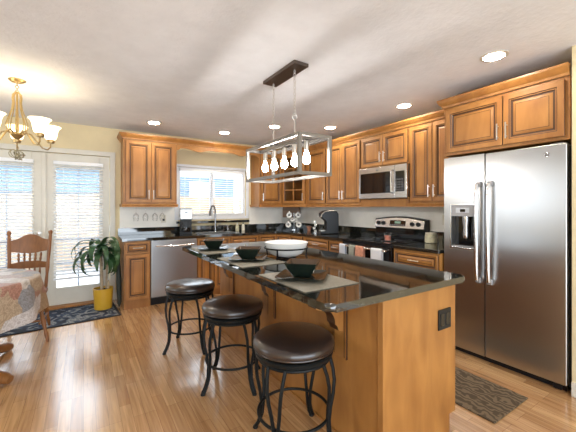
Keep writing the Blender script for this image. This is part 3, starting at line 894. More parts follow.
# doors on the kitchen side
for i in range(4):
    y0 = IY0 + .04 + i * .558
    d = MB().panel(0, 0, .53, .60).build('door', [WOOD, GLAZE], t, 25)
    d.location = (IX1 + .0005, y0, .115); d.rotation_euler = (0, 0, R(90))
    d2_ = MB().panel(0, 0, .53, .145, fr=.032).build('drawer_front', [WOOD, GLAZE], t, 25)
    d2_.location = (IX1 + .0005, y0, .725); d2_.rotation_euler = (0, 0, R(90))
    pull(MB(), .265, .072, .12, False).build('handle', NICKEL, d2_)
    pull(MB(), .5, .49, .13, True).build('handle', NICKEL, d)
o = MB().box(.843, .9945, .8785, 1.894, 3.334, .914, bev=.0).bm
o.free()
mb = MB()
r_ = .035; pol = []
for cx, cy, a0 in ((1.894 - r_, 3.334 - r_, 0), (.843 + r_, 3.334 - r_, 90), (.843 + r_, .9945 + r_, 180), (1.894 - r_, .9945 + r_, 270)):
    for i in range(7):
        a = R(a0 + i * 15); pol.append((cx + r_ * math.cos(a), cy + r_ * math.sin(a)))
mb.prism(pol, XY, .8785, .914, bev=.0165, seg=7)
o = mb.build('countertop', GRAN, None, 30)
tag(o, 'large polished dark granite slab topping the kitchen island', 'countertop', 'granite countertops')
t = thing('outlet', 'black electrical outlet on the end panel of the island', 'outlet', (1.752, IY0, .671), 0, 'electrical outlets')
MB().box(-.062, -.008, -.058, .062, -.0006, .058, bev=.003).build('cover_plate', BLACK, t)
b = MB()
for x in (-.026, .026): b.box(x - .018, -.0105, -.034, x + .018, -.0082, .034, bev=.001)
b.build('socket', BLACKG, t)
for x, z, rz, lb in ((1.035, 1.14, 0, 'ivory outlet on the wall beside the coffee maker'), ):
    t = thing('outlet', lb, 'outlet', (x, YW - .0065, z), 0, 'electrical outlets')
    MB().box(-.036, -.006, -.058, .036, -.0005, .058, bev=.002).build('cover_plate', IVORY, t)
    MB().box(-.016, -.024, -.03, .016, -.0062, .0, bev=.003).build('plug', BLACK, t)
for y, lb in ((2.06, 'double ivory switch plate on the wall between range and refrigerator'), ):
    t = thing('switch_plate', lb, 'switch', (XW - .0065, y, 1.17), R(-90))
    MB().box(-.058, -.006, -.058, .058, -.0005, .058, bev=.002).build('cover_plate', IVORY, t)
    b = MB()
    for x in (-.024, .024): b.box(x - .016, -.009, -.033, x + .016, -.0062, .033, bev=.001)
    b.build('rocker', IVORY, t)

# ------------------------------------------------------------ table settings on the island
def square_loft(prof, rot=0):
    return [[(h * x, h * y, z) for x, y in ((-1, -1), (1, -1), (1, 1), (-1, 1))] for h, z in prof]


def rsq(h, z, r=.25):
    out = []
    for cx, cy, a0 in ((1, 1, 0), (-1, 1, 90), (-1, -1, 180), (1, -1, 270)):
        for i in range(4):
            a = R(a0 + i * 30); out.append((h * (cx * (1 - r) + r * math.cos(a)), h * (cy * (1 - r) + r * math.sin(a)), z))
    return out


names = (('nearest the camera end of the island', 'the one beside the nearest stool'), )
for mx, my, ang, w1 in ((1.045, 1.44, -46, 'on the near end of the island'), (1.055, 2.165, -34, 'in the middle of the island row'), (1.04, 2.885, -25, 'on the far end of the island')):
    o = MB().box(-.175, -.235, 0, .175, .235, .004, bev=.0015).build('placemat', MATC)
    o.location = (mx, my, .9145)
    tag(o, 'tan woven placemat ' + w1, 'placemat', 'placemats on the island')
    h = .135
    p = MB().loft([rsq(.09, .0), rsq(.10, .004), rsq(h, .016), rsq(h + .001, .019), rsq(h - .004, .020), rsq(.098, .009), rsq(.01, .008)])
    p = p.build('square_plate', mat('dark_plate_glaze', (0.016, 0.022, 0.018), 0.12), None, 50)
    p.location = (mx + .0, my + .03, .919); p.rotation_euler = (0, 0, R(ang))
    tag(p, 'square dark green plate under a bowl ' + w1, 'plate', 'square plates on the island')
    q = MB().loft([rsq(.045, 0, .2), rsq(.05, .003, .2), rsq(.078, .05, .15), rsq(.090, .078, .12), rsq(.090, .081, .12), rsq(.084, .080, .12), rsq(.072, .048, .15), rsq(.044, .010, .2), rsq(.01, .008, .2)],
                  mis=[0, 0, 0, 0, 0, 1, 1, 1])
    q = q.build('square_bowl', [BOWLG, BOWLI], None, 50)
    q.location = (mx + .0, my + .03, .9285); q.rotation_euler = (0, 0, R(ang))
    tag(q, 'square flared dark green bowl ' + w1, 'bowl', 'square bowls on the island')
bx, by = 1.365, 2.15
o = MB().lathe([(.06, .0), (.08, .0), (.128, .022), (.158, .062), (.172, .105), (.175, .112), (.170, .113), (.153, .064), (.123, .028), (.075, .008), (.001, .007)], seg=48).build('serving_bowl', PORC, None, 45)
o.location = (bx, by, .926); tag(o, 'wide white porcelain serving bowl in a black wire stand', 'bowl')
t = thing('wire_stand', 'black wire stand holding the white serving bowl', 'stand', (bx, by, .9145))
MB().ring((0, 0, .080), .1735, .0055, 48).build('hoop', IRON, t)
for a in (35, 125, 215, 305):
    c, s_ = math.cos(R(a)), math.sin(R(a))
    MB().tube([(r * c, r * s_, z) for r, z in ((.173, .080), (.172, .05), (.168, .02), (.170, .008), (.180, .0065))], .006, 8).build('leg', IRON, t)
MB().ring((0, 0, .0085), .080, .003, 32).build('base_hoop', IRON, t)
for a in (35, 125, 215, 305):
    c, s_ = math.cos(R(a)), math.sin(R(a)); MB().cyl((.079 * c, .079 * s_, .0085), (.168 * c, .168 * s_, .014), .0028, 6).build('brace', IRON, t)

# ------------------------------------------------------------ bar stools
def make_stool():
    t = thing('bar_stool', '', 'stool', (0, 0, 0), 0, 'bar stools along the island')
    MB().lathe([(.10, .535), (.205, .540), (.222, .553), (.228, .570), (.224, .588), (.205, .602), (.15, .611), (.07, .614), (.001, .6145)], seg=56).build('seat_cushion', LEATHER, t, 60)
    pp = MB().ring((0, 0, .553), .2235, .004, 56, 6)
    pp.build('piping', LEATHER, t, 60)
    MB().lathe([(.14, .5345), (.212, .5345), (.219, .528), (.216, .510), (.203, .503), (.14, .503)], seg=48).build('swivel_plate', IRON, t)
    MB().ring((0, 0, .492), .196, .0085, 48, 8).build('apron_ring', IRON, t)
    prof = [(.196, .497, .050), (.214, .445, .046), (.224, .385, .040), (.221, .32, .032), (.210, .25, .022), (.205, .18, .012), (.212, .10, .0085), (.232, .045, .0085), (.254, .012, .0085)]
    for k in range(4):
        a = R(90 * k); c, s_ = math.cos(a), math.sin(a)
        lg = MB()
        for sg in (-1, 1):
            lg.tube([(r * c - sg * w * s_, r * s_ + sg * w * c, z) for r, z, w in prof], .010, 8)
        lg = lg.build('leg', IRON, t)
        MB().lathe([(.016, 0), (.017, .004), (.013, .014), (.008, .018)], (.255 * c, .255 * s_, 0), 14).build('foot_cap', IRON, lg)
    MB().ring((0, 0, .185), .198, .0085, 48, 8).build('foot_ring', IRON, t)
    return t


st0 = make_stool()
for i, (x, y, a, lb) in enumerate(((.99, 1.48, 30, 'round backless bar stool nearest the camera, dark brown leather seat'),
                                   (.95, 2.25, 13, 'middle of the three round leather bar stools along the island'),
                                   (.855, 3.05, 13, 'round leather bar stool farthest along the island, before the dishwasher'))):
    o = st0 if i == 0 else copy_tree(st0)
    o.location = (x, y, 0); o.rotation_euler = (0, 0, R(a)); o['label'] = lb

# ------------------------------------------------------------ pendant over the island
px0, px1, py0, py1, pz0, pz1 = 1.273, 1.547, 1.83, 2.67, 1.561, 1.838
t = thing('pendant_light', 'open rectangular grey frame pendant with five bulbs over the island', 'pendant light', (1.41, 2.25, ZC))
cx, cy = 1.41, 2.25
e = .012
def bar(mb, a, c):
    lo = [min(p, q) - e for p, q in zip(a, c)]; hi = [max(p, q) + e for p, q in zip(a, c)]
    mb.box(lo[0] - cx, lo[1] - cy, lo[2] - ZC, hi[0] - cx, hi[1] - cy, hi[2] - ZC)
f = MB()
for z in (pz0, pz1):
    for x in (px0, px1): bar(f, (x, py0, z), (x, py1, z))
    for y in (py0, py1): bar(f, (px0 + 2 * e, y, z), (px1 - 2 * e, y, z))
for x in (px0, px1):
    for y in (py0, py1): bar(f, (x, y, pz0 + 2 * e), (x, y, pz1 - 2 * e))
f.build('frame', GREYM, t)
cbr = MB(); bar(cbr, (1.41, py0 + 2 * e, pz1), (1.41, py1 - 2 * e, pz1)); cbr.build('center_bar', GREYM, t)
for y in (1.935, 2.095, 2.25, 2.415, 2.58):
    so = MB().lathe([(.012, -.005), (.019, -.012), (.020, -.03), (.020, -.080), (.015, -.085)], (0, y - cy, pz1 - e - ZC), 16)
    so = so.build('socket', NICKEL, t)
    MB().lathe([(.011, -.086), (.012, -.092), (.018, -.11), (.027, -.135), (.030, -.152), (.027, -.168), (.018, -.180), (.001, -.186)], (0, y - cy, pz1 - e - ZC), 16).build('bulb', BULB, so, 60)
cn = MB().box(-.068, -.25, -.028, .068, .25, -.0005, bev=.004).build('canopy', BRONZE, t)
for y in (2.43 - cy, 2.095 - cy):
    c = MB(); z = -.03; k = 0
    zend = pz1 - ZC + .24
    while z > zend:
        M = Matrix.Rotation(R(90), 4, 'X') if k % 2 else Matrix.Rotation(R(90), 4, 'Y')
        pts = [M @ Vector((.009 * math.cos(q), .009 * math.sin(q), 0)) for q in [R(30 * i) for i in range(12)]]
        pts = [Vector((p.x, p.y, p.z * 1.7)) + Vector((0, y, z - .014)) for p in pts]
        c.tube(pts, .0022, 5, closed=True); z -= .0255; k += 1
    c.ring((0, y, z - .018), .022, .003, 20, 6, M=Matrix.Rotation(R(90), 4, 'X'))
    c.build('chain', NICKEL, t)
    MB().cyl((0, y, z - .038), (0, y, pz1 + e - ZC), .0055, 10).build('stem', NICKEL, t)

# ------------------------------------------------------------ chandelier
hx, hy = -.492, 3.657
t = thing('chandelier', 'five-arm gold chandelier with frosted bell shades over the dining table', 'chandelier', (hx, hy, ZC))
MB().lathe([(.001, -.028), (.02, -.028), (.045, -.02), (.062, -.006), (.062, -.0005)], seg=32).build('canopy', BRASS, t)
c = MB(); z = -.03
for k in range(4):
    M = Matrix.Rotation(R(90), 4, 'X') if k % 2 else Matrix.Rotation(R(90), 4, 'Y')
    c.ring((0, 0, z - .012), .012, .0025, 14, 6, M=M); z -= .02
c.build('chain', BRASS, t)
bsk = MB()
prof = [(.012, -.11), (.03, -.13), (.034, -.16), (.030, -.20), (.036, -.26), (.058, -.33), (.075, -.39), (.068, -.44), (.03, -.475)]
for k in range(8):
    a = R(45 * k); bsk.tube([(r * math.cos(a), r * math.sin(a), z) for r, z in prof], .0045, 6)
bsk.lathe([(.001, -.105), (.018, -.107), (.018, -.115), (.006, -.12), (.006, -.47), (.02, -.475)], seg=12)
bsk.build('basket', CREAMG, t)
MB().lathe([(.02, -.462), (.045, -.47), (.048, -.485), (.03, -.51), (.012, -.525), (.010, -.545), (.001, -.555)], seg=20).build('hub', BRASS, t)
camdir = math.atan2(-hy, -hx)
for k in range(5):
    a = camdir + R(36 + 72 * k); ca_, sa_ = math.cos(a), math.sin(a)
    pr_ = [(.04, -.475), (.07, -.455), (.105, -.465), (.15, -.52), (.19, -.572), (.23, -.582), (.253, -.555), (.255, -.515)]
    arm = MB().tube([(r * ca_, r * sa_, z) for r, z in pr_], .0065, 8).build('arm', BRASS, t)
    q = (.255 * ca_, .255 * sa_, 0)
    MB().lathe([(.001, -.518), (.026, -.516), (.032, -.502), (.030, -.485), (.02, -.478)], q, 16).build('socket_cup', BRASS, arm)
    MB().lathe([(.030, -.484), (.044, -.470), (.052, -.44), (.056, -.405), (.068, -.375), (.084, -.360), (.082, -.358), (.065, -.370), (.052, -.402), (.048, -.44), (.040, -.466), (.026, -.480)], q, 28, cap0=False, cap1=False).build('shade', SHADE, arm, 60)
    l = bpy.data.lights.new('chandelier_bulb', 'POINT'); l.energy = 1.25; l.color = (1, .86, .62); l.shadow_soft_size = .02
    lo = bpy.data.objects.new('chandelier_bulb', l); C.objects.link(lo); lo.parent = t; lo.location = (q[0], q[1], -.41)
t = thing('hanging_ornament', 'small tangled wire ornament hanging below the chandelier', 'ornament', (hx, hy, ZC - .66))
b = MB()
for k in range(9):
    M = Matrix.Rotation(k * 1.1, 4, 'X') @ Matrix.Rotation(k * .7, 4, 'Y')
    b.ring((.018 * math.cos(k * 2.4), .018 * math.sin(k * 2.4), .012 * math.sin(k * 1.7)), .038, .0035, 16, 5, M=M)
b.build('wire_tangle', mat('pewter_wire', (0.35, 0.32, 0.22), 0.4, 0.7), t)
MB().tube([(0, 0, .03), (.012, .0, .06), (-.002, 0, .09), (.0, 0, .104)], .003, 6).build('hook', BRASS, t)

# ------------------------------------------------------------ dining corner
tx, ty = -.88, 3.42
t = thing('dining_table', 'round oak pedestal table with clawed feet under the patchwork cloth', 'table', (tx, ty, 0))
MB().lathe([(.54, .715), (.56, .722), (.56, .74), (.55, .746), (.001, .746)], seg=56).build('tabletop', OAK, t)
MB().lathe([(.10, .12), (.12, .16), (.11, .25), (.06, .32), (.055, .40), (.09, .50), (.08, .58), (.14, .70), (.16, .715)], seg=24).build('pedestal', OAK, t)
for k in range(4):
    a = R(53 + 90 * k); c, s_ = math.cos(a), math.sin(a)
    MB().tube([(r * c, r * s_, z) for r, z in ((.06, .20), (.14, .225), (.24, .17), (.34, .09), (.43, .058), (.49, .045), (.53, .036))], [.045, .05, .046, .04, .038, .042, .03], 12).build('foot', OAK, t)
cl = MB(); n = 120
rings = []
def cring(r, z, amp=0.0, zz=0.0):
    o_ = []
    for i in range(n):
        a = 2 * math.pi * i / n
        wv = amp * (math.sin(a * 11) + .5 * math.sin(a * 7 + 1))
        o_.append(((r + wv) * math.cos(a), (r + wv) * math.sin(a), z + zz * math.sin(a * 4 + .8)))
    return o_
rings = [cring(.001, .7475), cring(.3, .7475), cring(.555, .7475), cring(.568, .742), cring(.574, .725), cring(.582, .66, .006), cring(.592, .56, .014), cring(.600, .44, .022, .015), cring(.597, .44, .022, .015), cring(.588, .56, .014), cring(.577, .66, .006), cring(.569, .725)]
cl = cl.loft(rings, cap0=True, cap1=False).build('tablecloth', CLOTHQ, None, 60)
cl.location = (tx, ty, 0)
tag(cl, 'patchwork tablecloth in tans and greys draped over the round table', 'tablecloth')

t = thing('dining_chair', 'oak pressback dining chair with spindles behind the covered table', 'chair', (-.51, 4.185, 0), R(-5)); t.scale = (.92, 1, .975)
# local: faces -y
st_ = MB()
pol = []
for i in range(28):
    a = 2 * math.pi * i / 28; q = (abs(math.cos(a)) ** .6, abs(math.sin(a)) ** .6)
    pol.append((math.copysign(.205 * q[0], math.cos(a)), math.copysign(.20 * q[1], math.sin(a))))
st_.prism(pol, XY, .435, .465, bev=.008); st_.build('seat', OAK, t)
def turned(mb, p0, p1, rs):
    P0, P1 = Vector(p0), Vector(p1); m = len(rs)
    return mb.tube([P0.lerp(P1, i / (m - 1)) for i in range(m)], rs, 12)
lr = [.012, .015, .018, .022, .019, .016, .022, .023, .017, .013, .020, .016, .012]
for x, y in ((-.15, -.14), (.15, -.14), (-.14, .14), (.14, .14)):
    ex, ey = (1.75, 1.9) if y < 0 else (1.35, 1.65)
    turned(MB(), (x, y, .435), (x * ex, y * ey, .0 if y < 0 else .0116), lr).build('leg', OAK, t)
s_ = MB()
s_.cyl((-.185, -.20, .20), (.185, -.20, .20), .010); s_.cyl((-.17, .19, .22), (.17, .19, .22), .010)
for x in (-.178, .178): s_.cyl((x, -.20, .17), (x, .185, .17), .010)
s_.build('stretcher', OAK, t)
bx_ = lambda z: .165 + (z - .465) * .16       # reclining back
for sx in (-1, 1):
    ps = [(sx * (.165 + (z - .465) * .05), bx_(z), z) for z in (.46, .52, .60, .68, .75, .85, .95, 1.02, 1.04, 1.06, 1.08, 1.092)]
    MB().tube(ps, [.017, .018, .014, .021, .016, .018, .019, .017, .013, .022, .020, .006], 12).build('back_post', OAK, t)
cr = MB(); top = []; bot = []
for i in range(25):
    f = -1 + 2 * i / 24
    top.append((f * .178, .99 + .055 * math.exp(-(f / .55) ** 4) + .004 * math.cos(f * 9))); bot.append((f * .178, .850 - .012 * math.cos(f * 3)))
rg_ = []
poly = top + bot[::-1]
v0 = [(u, bx_(v) - .012 + .03 * (1 - (u / .178) ** 2), v) for u, v in poly]
v1 = [(u, bx_(v) + .008 + .03 * (1 - (u / .178) ** 2), v) for u, v in poly]
for i in range(24):
    ids = (i, i + 1, 48 - i, 49 - i)
    a = [v0[j] for j in ids]; c = [v1[j] for j in ids]
    cr.loft([a, c])
bmesh.ops.remove_doubles(cr.bm, verts=list(cr.bm.verts), dist=1e-5)
cr.build('crest_rail', OAK, t)
lw = MB(); poly = [(f * .172, z) for f, z in ((-1, .735), (-.5, .752), (0, .755), (.5, .752), (1, .735))]
for i in range(4):
    (u0, z0), (u1, z1) = poly[i], poly[i + 1]
    g = lambda u: bx_(.74) + .03 * (1 - (u / .178) ** 2)
    lw.loft([[(u0, g(u0) - .01, .675), (u1, g(u1) - .01, .675), (u1, g(u1) - .01, z1), (u0, g(u0) - .01, z0)], [(u0, g(u0) + .008, .675), (u1, g(u1) + .008, .675), (u1, g(u1) + .008, z1), (u0, g(u0) + .008, z0)]])
bmesh.ops.remove_doubles(lw.bm, verts=list(lw.bm.verts), dist=1e-5)
lw.build('lower_rail', OAK, t)
for i in range(5):
    x = -.10 + .05 * i; yo = .03 * (1 - (x / .178) ** 2)
    turned(MB(), (x, bx_(.748) + yo, .748), (x * 1.05, bx_(.845) + yo, .845), [.008, .011, .013, .009, .013, .011, .008]).build('spindle', OAK, t)
for i in range(5):
    x = -.10 + .05 * i; yo = .03 * (1 - (x / .178) ** 2)
    turned(MB(), (x, bx_(.465), .462), (x, bx_(.68) + yo, .682), [.008, .012, .009, .012, .008]).build('spindle', OAK, t)

# door rug
t = thing('door_rug', 'navy floral rug lying on the floor before the patio doors', 'rug', (-.42, 4.66, 0), R(4))
MB().box(-.76, -.33, .001, .76, .33, .009, bev=.002).build('rug_field', RUGN, t)
b = MB()
for a in ((-.785, -.355, .785, -.331), (-.785, .331, .785, .355), (-.785, -.331, -.761, .331), (.761, -.331, .785, .331)): b.box(a[0], a[1], .001, a[2], a[3], .010, bev=.002)
b.build('rug_border', RUGB, t)
o = MB().box(-.235, -.40, 0, .235, .40, .010, bev=.004).build('kitchen_mat', MATB)
o.location = (2.325, 1.335, .001); tag(o, 'brown embossed floor mat in front of the refrigerator', 'mat')

# potted dracaena
t = thing('potted_plant', 'dracaena with drooping strap leaves in a mustard yellow pot', 'plant', (.215, 4.76, .011))
MB().lathe([(.095, 0), (.100, .004), (.114, .25), (.115, .265), (.108, .266), (.104, .235), (.001, .234)], seg=40).build('pot', YPOT, t)
MB().lathe([(.103, .236), (.06, .245), (.001, .247)], seg=24).build('soil', SOIL, t)
MB().lathe([(.05, .0), (.125, .0005), (.135, .012), (.130, .013), (.115, .004)], seg=32, cap1=False).bm.free()
MB().tube([(-.015, .0, .24), (-.018, .004, .40), (-.022, .0, .55), (-.030, .0, .70), (-.030, 0, .78)], [.019, .018, .017, .016, .014], 12).build('cane', CANE, t)
MB().tube([(.035, .02, .24), (.038, .02, .40), (.045, .02, .60), (.06, .02, .74)], [.014, .013, .012, .011], 10).build('cane', CANE, t)
MB().tube([(.05, -.03, .24), (.052, -.03, .36)], [.017, .015], 10).build('cane', CANE, t)
rnd = random.Random(4)
def leaf(base, az, elev, L, wd, droop):
    mb = MB(); n_ = 11; p = Vector(base); e_ = elev
    lim = (.195 - base[0]) / (.62 * L)
    if math.cos(az) > lim: az = -math.acos(max(-1, min(1, lim))) - .2
    ca_, sa_ = math.cos(az), math.sin(az); side = Vector((-sa_, ca_, 0)); L_ = []
    for i in range(n_ + 1):
        f = i / n_
        wv = wd * max(.06, math.sin(math.pi * (f * .86 + .1)) ** .8) * (1 - .25 * f)
        up = Vector((-math.sin(e_) * ca_, -math.sin(e_) * sa_, math.cos(e_)))
        ctr = p.copy()
        L_.append([ctr - side * wv + up * .25 * wv, ctr, ctr + side * wv + up * .25 * wv, ctr + side * wv * .98 + up * (.25 * wv - .0015), ctr - up * .002, ctr - side * wv * .98 + up * (.25 * wv - .0015)])
        p += Vector((math.cos(e_) * ca_, math.cos(e_) * sa_, math.sin(e_))) * (L / n_)
        e_ -= droop / n_ * (1 + 1.2 * f)
    mb.loft(L_)
    return mb.build('leaf', LEAF, t, 70)
for i in range(24):
    az = i * 2.399 + .3; fr = i / 23
    leaf((-.030, 0, .66 + .11 * fr), az, R(18 + 48 * fr + rnd.uniform(-8, 8)), rnd.uniform(.42, .56), rnd.uniform(.032, .042), R(rnd.uniform(115, 150)))
for i in range(10):
    az = i * 2.399 + 1.2; fr = i / 9
    if math.sin(az) > .75: az -= 1.2
    leaf((.058, .02, .66 + .08 * fr), az, R(20 + 45 * fr), rnd.uniform(.26, .34), rnd.uniform(.026, .034), R(rnd.uniform(110, 150)))

# slim dark umbrella leaning on the cabinet end
t = thing('umbrella', 'closed dark umbrella standing between the yellow pot and base cabinet', 'umbrella', (.395, 4.72, 0))
MB().tube([(.0, 0, .012), (.0, 0, .06), (-.003, .02, .35), (-.008, .05, .62), (-.009, .055, .66)], [.006, .024, .034, .022, .012], 14).build('folded_canopy', mat('dark_umbrella_cloth', (0.018, 0.024, 0.018), 0.6), t)
MB().tube([(-.009, .055, .66), (-.012, .07, .76), (-.014, .075, .79), (-.035, .072, .81), (-.055, .068, .79), (-.058, .066, .76)], .010, 10).build('handle', BIRCHM, t)

# ------------------------------------------------------------ on the counters
t = thing('coffee_maker', 'black and steel drip coffee maker beside the sink window', 'coffee maker', (1.315, 4.93, .9145), R(-12))
MB().box(-.085, -.10, 0, .085, .11, .03, bev=.006).build('base', BLACK, t)
MB().box(-.085, .02, .0305, .085, .11, .22, bev=.004).build('tower', BLACK, t)
MB().box(-.087, -.10, .2205, .087, .11, .375, bev=.010).build('brew_head', STEEL, t)
MB().box(-.02, -.104, .315, .02, -.1005, .33).build('display', BLACKG, t)
MB().box(-.088, -.06, .3755, .088, .112, .385, bev=.003).build('lid', BLACK, t)
cf = MB().lathe([(.052, .031), (.064, .05), (.062, .12), (.048, .165), (.046, .185)], (0, -.035, 0), 24, cap1=False).build('carafe', CGLASS, t)
MB().lathe([(.001, .034), (.055, .034), (.060, .06), (.058, .10), (.001, .10)], (0, -.035, 0), 20).build('coffee', mat('coffee_liquid', (.012, .006, .003), .1), cf)
MB().tube([(-.05, -.06, .17), (-.085, -.095, .165), (-.09, -.10, .12), (-.06, -.075, .075)], .007, 8).build('carafe_handle', BLACK, cf)

t = thing('faucet', 'gooseneck pull-down faucet behind the sink', 'faucet', (1.83, 5.07, .9145))
MB().box(-.12, -.03, 0, .12, .03, .008, bev=.003).build('base_plate', CHROME, t)
pts = [(0, 0, .008), (0, 0, .10), (0, 0, .30), (0, -.005, .36), (0, -.03, .41), (0, -.075, .432), (0, -.12, .415), (0, -.15, .37)]
MB().tube(pts, [.018, .016, .0135, .0135, .0135, .0135, .0135, .0135], 12).build('spout', FAUC, t).rotation_euler = (0, 0, R(-50))
MB().tube([(0, -.15, .37), (0, -.158, .33), (0, -.16, .27)], [.014, .019, .018], 12).build('spray_head', DGREY, t).rotation_euler = (0, 0, R(-50))
MB().tube([(.016, 0, .09), (.04, 0, .10), (.095, -.01, .135)], [.010, .009, .006], 8).build('lever', CHROME, t)
t = thing('soap_dispenser', 'slim chrome soap pump right of the faucet', 'soap dispenser', (2.045, 5.06, .9145))
MB().lathe([(.018, 0), (.018, .006), (.010, .012), (.009, .08), (.012, .085), (.012, .10), (.001, .102)], seg=14).build('pump_body', CHROME, t)
MB().tube([(0, 0, .094), (0, -.03, .10), (0, -.05, .092)], .006, 8).build('nozzle', CHROME, t)
for x, h, m, lb in ((2.215, .11, CREAMJ, 'cream soap bottle with white cap, just left of the black-capped one'), (2.325, .115, IVORY, 'ivory soap bottle with black cap farthest right of the faucet')):
    t = thing('soap_bottle', lb, 'bottle', (x, 5.055, .9145), 0, 'soap bottles by the sink')
    MB().lathe([(.026, 0), (.030, .005), (.030, h * .7), (.022, h * .9), (.011, h)], seg=18).build('bottle_body', m, t)
    MB().lathe([(.012, h + .0005), (.012, h + .018), (.005, h + .02), (.005, h + .04), (.001, h + .041)], seg=12).build('pump_cap', BLACK if m is IVORY else PORC, t)

# stemware hung under the left wall cabinet
for x, lb in ((.63, 'leftmost'), (.755, 'second from the left'), (.884, 'third from the left'), (.985, 'rightmost')):
    o = MB().lathe([(.034, -.001), (.033, -.004), (.006, -.010), (.0042, -.02), (.0042, -.09), (.012, -.10), (.034, -.125), (.040, -.15), (.036, -.19), (.031, -.215), (.0295, -.215), (.0345, -.19), (.0385, -.15), (.032, -.127), (.003, -.104)], seg=24, cap1=True).build('wine_glass', CGLASS, None, 60)
    o.location = (x, 5.0, 1.3335)
    tag(o, 'clear wine glass hanging upside down under the cabinet, %s of four' % lb, 'wine glass', 'wine glasses hung under the cabinet')
b = MB()
for x in (.57, .693, .82, .934, 1.04):
    b.box(x - .012, 4.86, 1.339, x + .012, 5.13, 1.3645); b.box(x - .024, 4.86, 1.3345, x + .024, 5.13, 1.339)
b.box(.55, 5.131, 1.3345, 1.06, 5.145, 1.3645)
tag(b.build('stemware_rack', WOOD), 'slotted wooden stemware rack fixed under the left wall cabinet', 'rack')

# mug rack in the corner
mx, my = 3.19, 4.76
t = thing('mug_rack', 'upright chrome rack holding white mugs in the counter corner', 'rack', (mx, my, .9145), R(-35))
MB().lathe([(.07, 0), (.07, .008), (.01, .012)], seg=28).build('base', CHROME, t)
MB().cyl((0, 0, .01), (0, 0, .31), .006).build('post', CHROME, t)
hk = MB(); pos = [(-.085, .265, 0), (.075, .265, 0), (-.10, .095, 0), (.085, .095, 0), (-.03, .180, 1), (.035, .175, 1)]
for x, z, sm_ in pos: hk.tube([(0, 0, z + .02), (x * .5, -.012, z + .045), (x, -.02, z + .05), (x, -.03, z + .042)], .003, 6)
hk.build('hook', CHROME, t)
Mw = Matrix.Translation((mx, my, .9145)) @ Matrix.Rotation(R(-35), 4, 'Z')
lbs = ['upper left', 'upper right', 'lower left', 'lower right', 'small middle left', 'small middle right']
for (x, z, sm_), lb in zip(pos, lbs):
    k = .62 if sm_ else 1.0
    q = thing('mug', 'white mug facing outward, %s on the corner mug rack' % lb, 'mug', Mw @ Vector((x, -.055, z)), R(-35), 'white mugs on the corner rack')
    M = Matrix.Rotation(R(90), 4, 'X')
    MB().lathe([(.030 * k, -.035 * k), (.043 * k, -.030 * k), (.049 * k, .03 * k), (.049 * k, .042 * k), (.040 * k, .043 * k), (.036 * k, .02), (.020 * k, .005 * k), (.001, .004 * k)], (0, 0, 0), 24, M=M, mis=[0, 0, 0, 0, 0, 0, 1]).build('cup', [PORC, DGREY], q)
    MB().tube([(0, .015 * k, .042 * k), (0, .012 * k, .065 * k), (0, -.015 * k, .066 * k), (0, -.02 * k, .044 * k)], .006 * k, 8).build('handle', PORC, q)
o = MB().box(-.165, -.012, 0, .165, 0, .20, bev=.003).build('wooden_plaque', BIRCHM)
o.location = (3.27, 5.10, 1.128); o.rotation_euler = (0, 0, R(-38))
o.location = (3.33, 5.06, 1.128)
tag(o, 'plain brown board standing behind the mug rack in the corner', 'board')
o = MB().lathe([(.028, 0), (.034, .045), (.040, .05), (.042, .075), (.036, .076), (.030, .05), (.001, .05)], seg=22).build('terracotta_pot', TERRA)
o.location = (3.26, 4.40, .9145); tag(o, 'small terracotta pot on the counter right of the mug rack', 'pot')

# single-serve brewer
t = thing('coffee_brewer', 'rounded black single-serve coffee brewer with silver trim', 'coffee brewer', (3.15, 3.77, .9145), R(-116))
# local: faces -y
side = [(.15, 0), (.15, .30), (.12, .345), (.02, .36), (-.07, .35), (-.12, .31), (-.125, .245), (-.05, .225), (-.02, .19), (-.02, .045), (-.13, .04), (-.13, 0)]
MB().prism(side, YZ, -.095, .095, bev=.014).build('housing', BLACK, t)
MB().tube([(-.098, .09, .352), (-.098, .0, .350), (-.098, -.07, .336), (-.098, -.112, .30), (-.098, -.12, .262), (-.06, -.134, .252), (.06, -.134, .252), (.098, -.12, .262), (.098, -.112, .30), (.098, -.07, .336), (.098, .0, .350), (.098, .09, .352)], .0085, 8).build('handle', NICKEL, t)
MB().box(-.07, -.125, .0405, .07, -.03, .052, bev=.003).build('drip_tray', NICKEL, t)
MB().box(-.0955, .03, .06, -.125, .145, .30, bev=.010).build('water_tank', BLACKG, t)
t = thing('pod_rack', 'small wire rack of white coffee pods left of the brewer', 'rack', (3.06, 3.96, .9145), R(-60))
MB().lathe([(.045, 0), (.045, .005), (.004, .008), (.004, .20), (.008, .205), (.001, .21)], seg=16).build('stand', CHROME, t)
hk = MB()
for i in range(4): hk.ring((-.012 if i % 2 else .012, -.03, .04 + .048 * i), .022, .002, 18, 5)
hk.build('holder_ring', CHROME, t)
Mw = Matrix.Translation((3.06, 3.96, .9145)) @ Matrix.Rotation(R(-60), 4, 'Z')
for i, lb in enumerate(('lowest', 'second from the bottom', 'second from the top', 'topmost')):
    o = MB().lathe([(.017, -.03), (.0195, 0), (.023, .001), (.023, .004), (.001, .004)], seg=18).build('coffee_pod', PORC)
    o.location = Mw @ Vector((-.012 if i % 2 else .012, -.03, .04 + .048 * i + .003))
    tag(o, 'white coffee pod, %s in the rack beside the brewer' % lb, 'coffee pod', 'coffee pods in the wire rack')

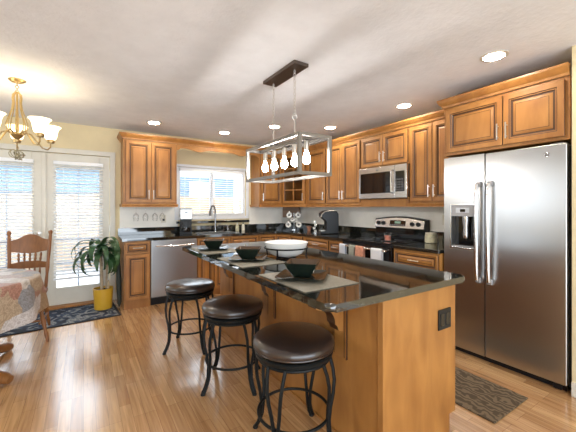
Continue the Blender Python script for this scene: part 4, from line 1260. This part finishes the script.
# range-top glass and jar
t = thing('candle_glass', 'pink candle in a clear flared glass on the cooktop', 'candle', (3.0, 2.50, .9225))
MB().lathe([(.030, 0), (.040, .004), (.038, .03), (.047, .095), (.045, .095), (.036, .032), (.036, .008), (.001, .006)], seg=24, cap1=True).build('glass_cup', CGLASS, t)
MB().lathe([(.001, .0085), (.034, .009), (.035, .03), (.040, .06), (.001, .06)], seg=20).build('wax', CANDLE, t)
t = thing('storage_jar', 'squat cream jar with dark lid between range and refrigerator', 'jar', (3.30, 2.14, .9145))
MB().lathe([(.055, 0), (.065, .006), (.066, .07), (.058, .10)], seg=28).build('jar_body', CREAMJ, t)
MB().lathe([(.060, .1005), (.060, .115), (.02, .12), (.001, .12)], seg=28).build('lid', IVORY, t)

# ------------------------------------------------------------ outside
struct('ground', MB().box(-8, YW + .3, -.25, 12, 20, -.15), SNOW)
t = thing('wooden_fence', 'tall plank fence across the yard behind the windows', 'fence', (0, 9.2, -.15))
b = MB(); rnd = random.Random(2)
for i in range(88):
    x = -4.5 + i * .142; b.box(x, -.012, 0, x + .137, .012, 1.78 + rnd.uniform(-.01, .01))
b.build('plank', FENCE, t)
b = MB()
for z in (.3, 1.5): b.box(-4.5, .013, z, 8, .05, z + .09)
b.build('rail', FENCE, t)
t = thing('house', 'blue-grey sided neighbouring house behind the fence', 'house', (3.2, 12.6, -.15))
b = MB(); b.box(-5.5, 0, 0, 2.2, 3, 3.0)
for k in range(19): b.box(-5.5, -.015, .16 * k, 2.2, -.0005, .16 * k + .012)
b.build('siding', SIDING, t)
MB().prism([(-5.9, 3.0), (2.6, 3.0), (1.9, 4.1), (-5.2, 4.1)], XZ, -.4, 3.3).build('roof', LIGHTW, t)
b = MB(); b.box(-2.2, -.03, 1.4, -1.0, -.016, 2.5); b.box(.3, -.03, 1.4, 1.3, -.016, 2.5); b.build('window_frame', LIGHTW, t)
t = thing('pergola', 'white timber pergola standing in the yard before the fence', 'pergola', (2.6, 7.6, -.15))
b = MB()
for x in (-.95, 1.1): b.box(x, 0, 0, x + .1, .1, 2.3); b.box(x, 1.0, 0, x + .1, 1.1, 2.3)
b.build('post', LIGHTW, t)
b = MB()
for y in (0, 1.0): b.box(-1.2, y, 2.301, 1.5, y + .1, 2.45)
for k in range(7): b.box(-1.1 + k * .4, -.3, 2.451, -1.05 + k * .4, 1.4, 2.55)
b.build('beam', LIGHTW, t)
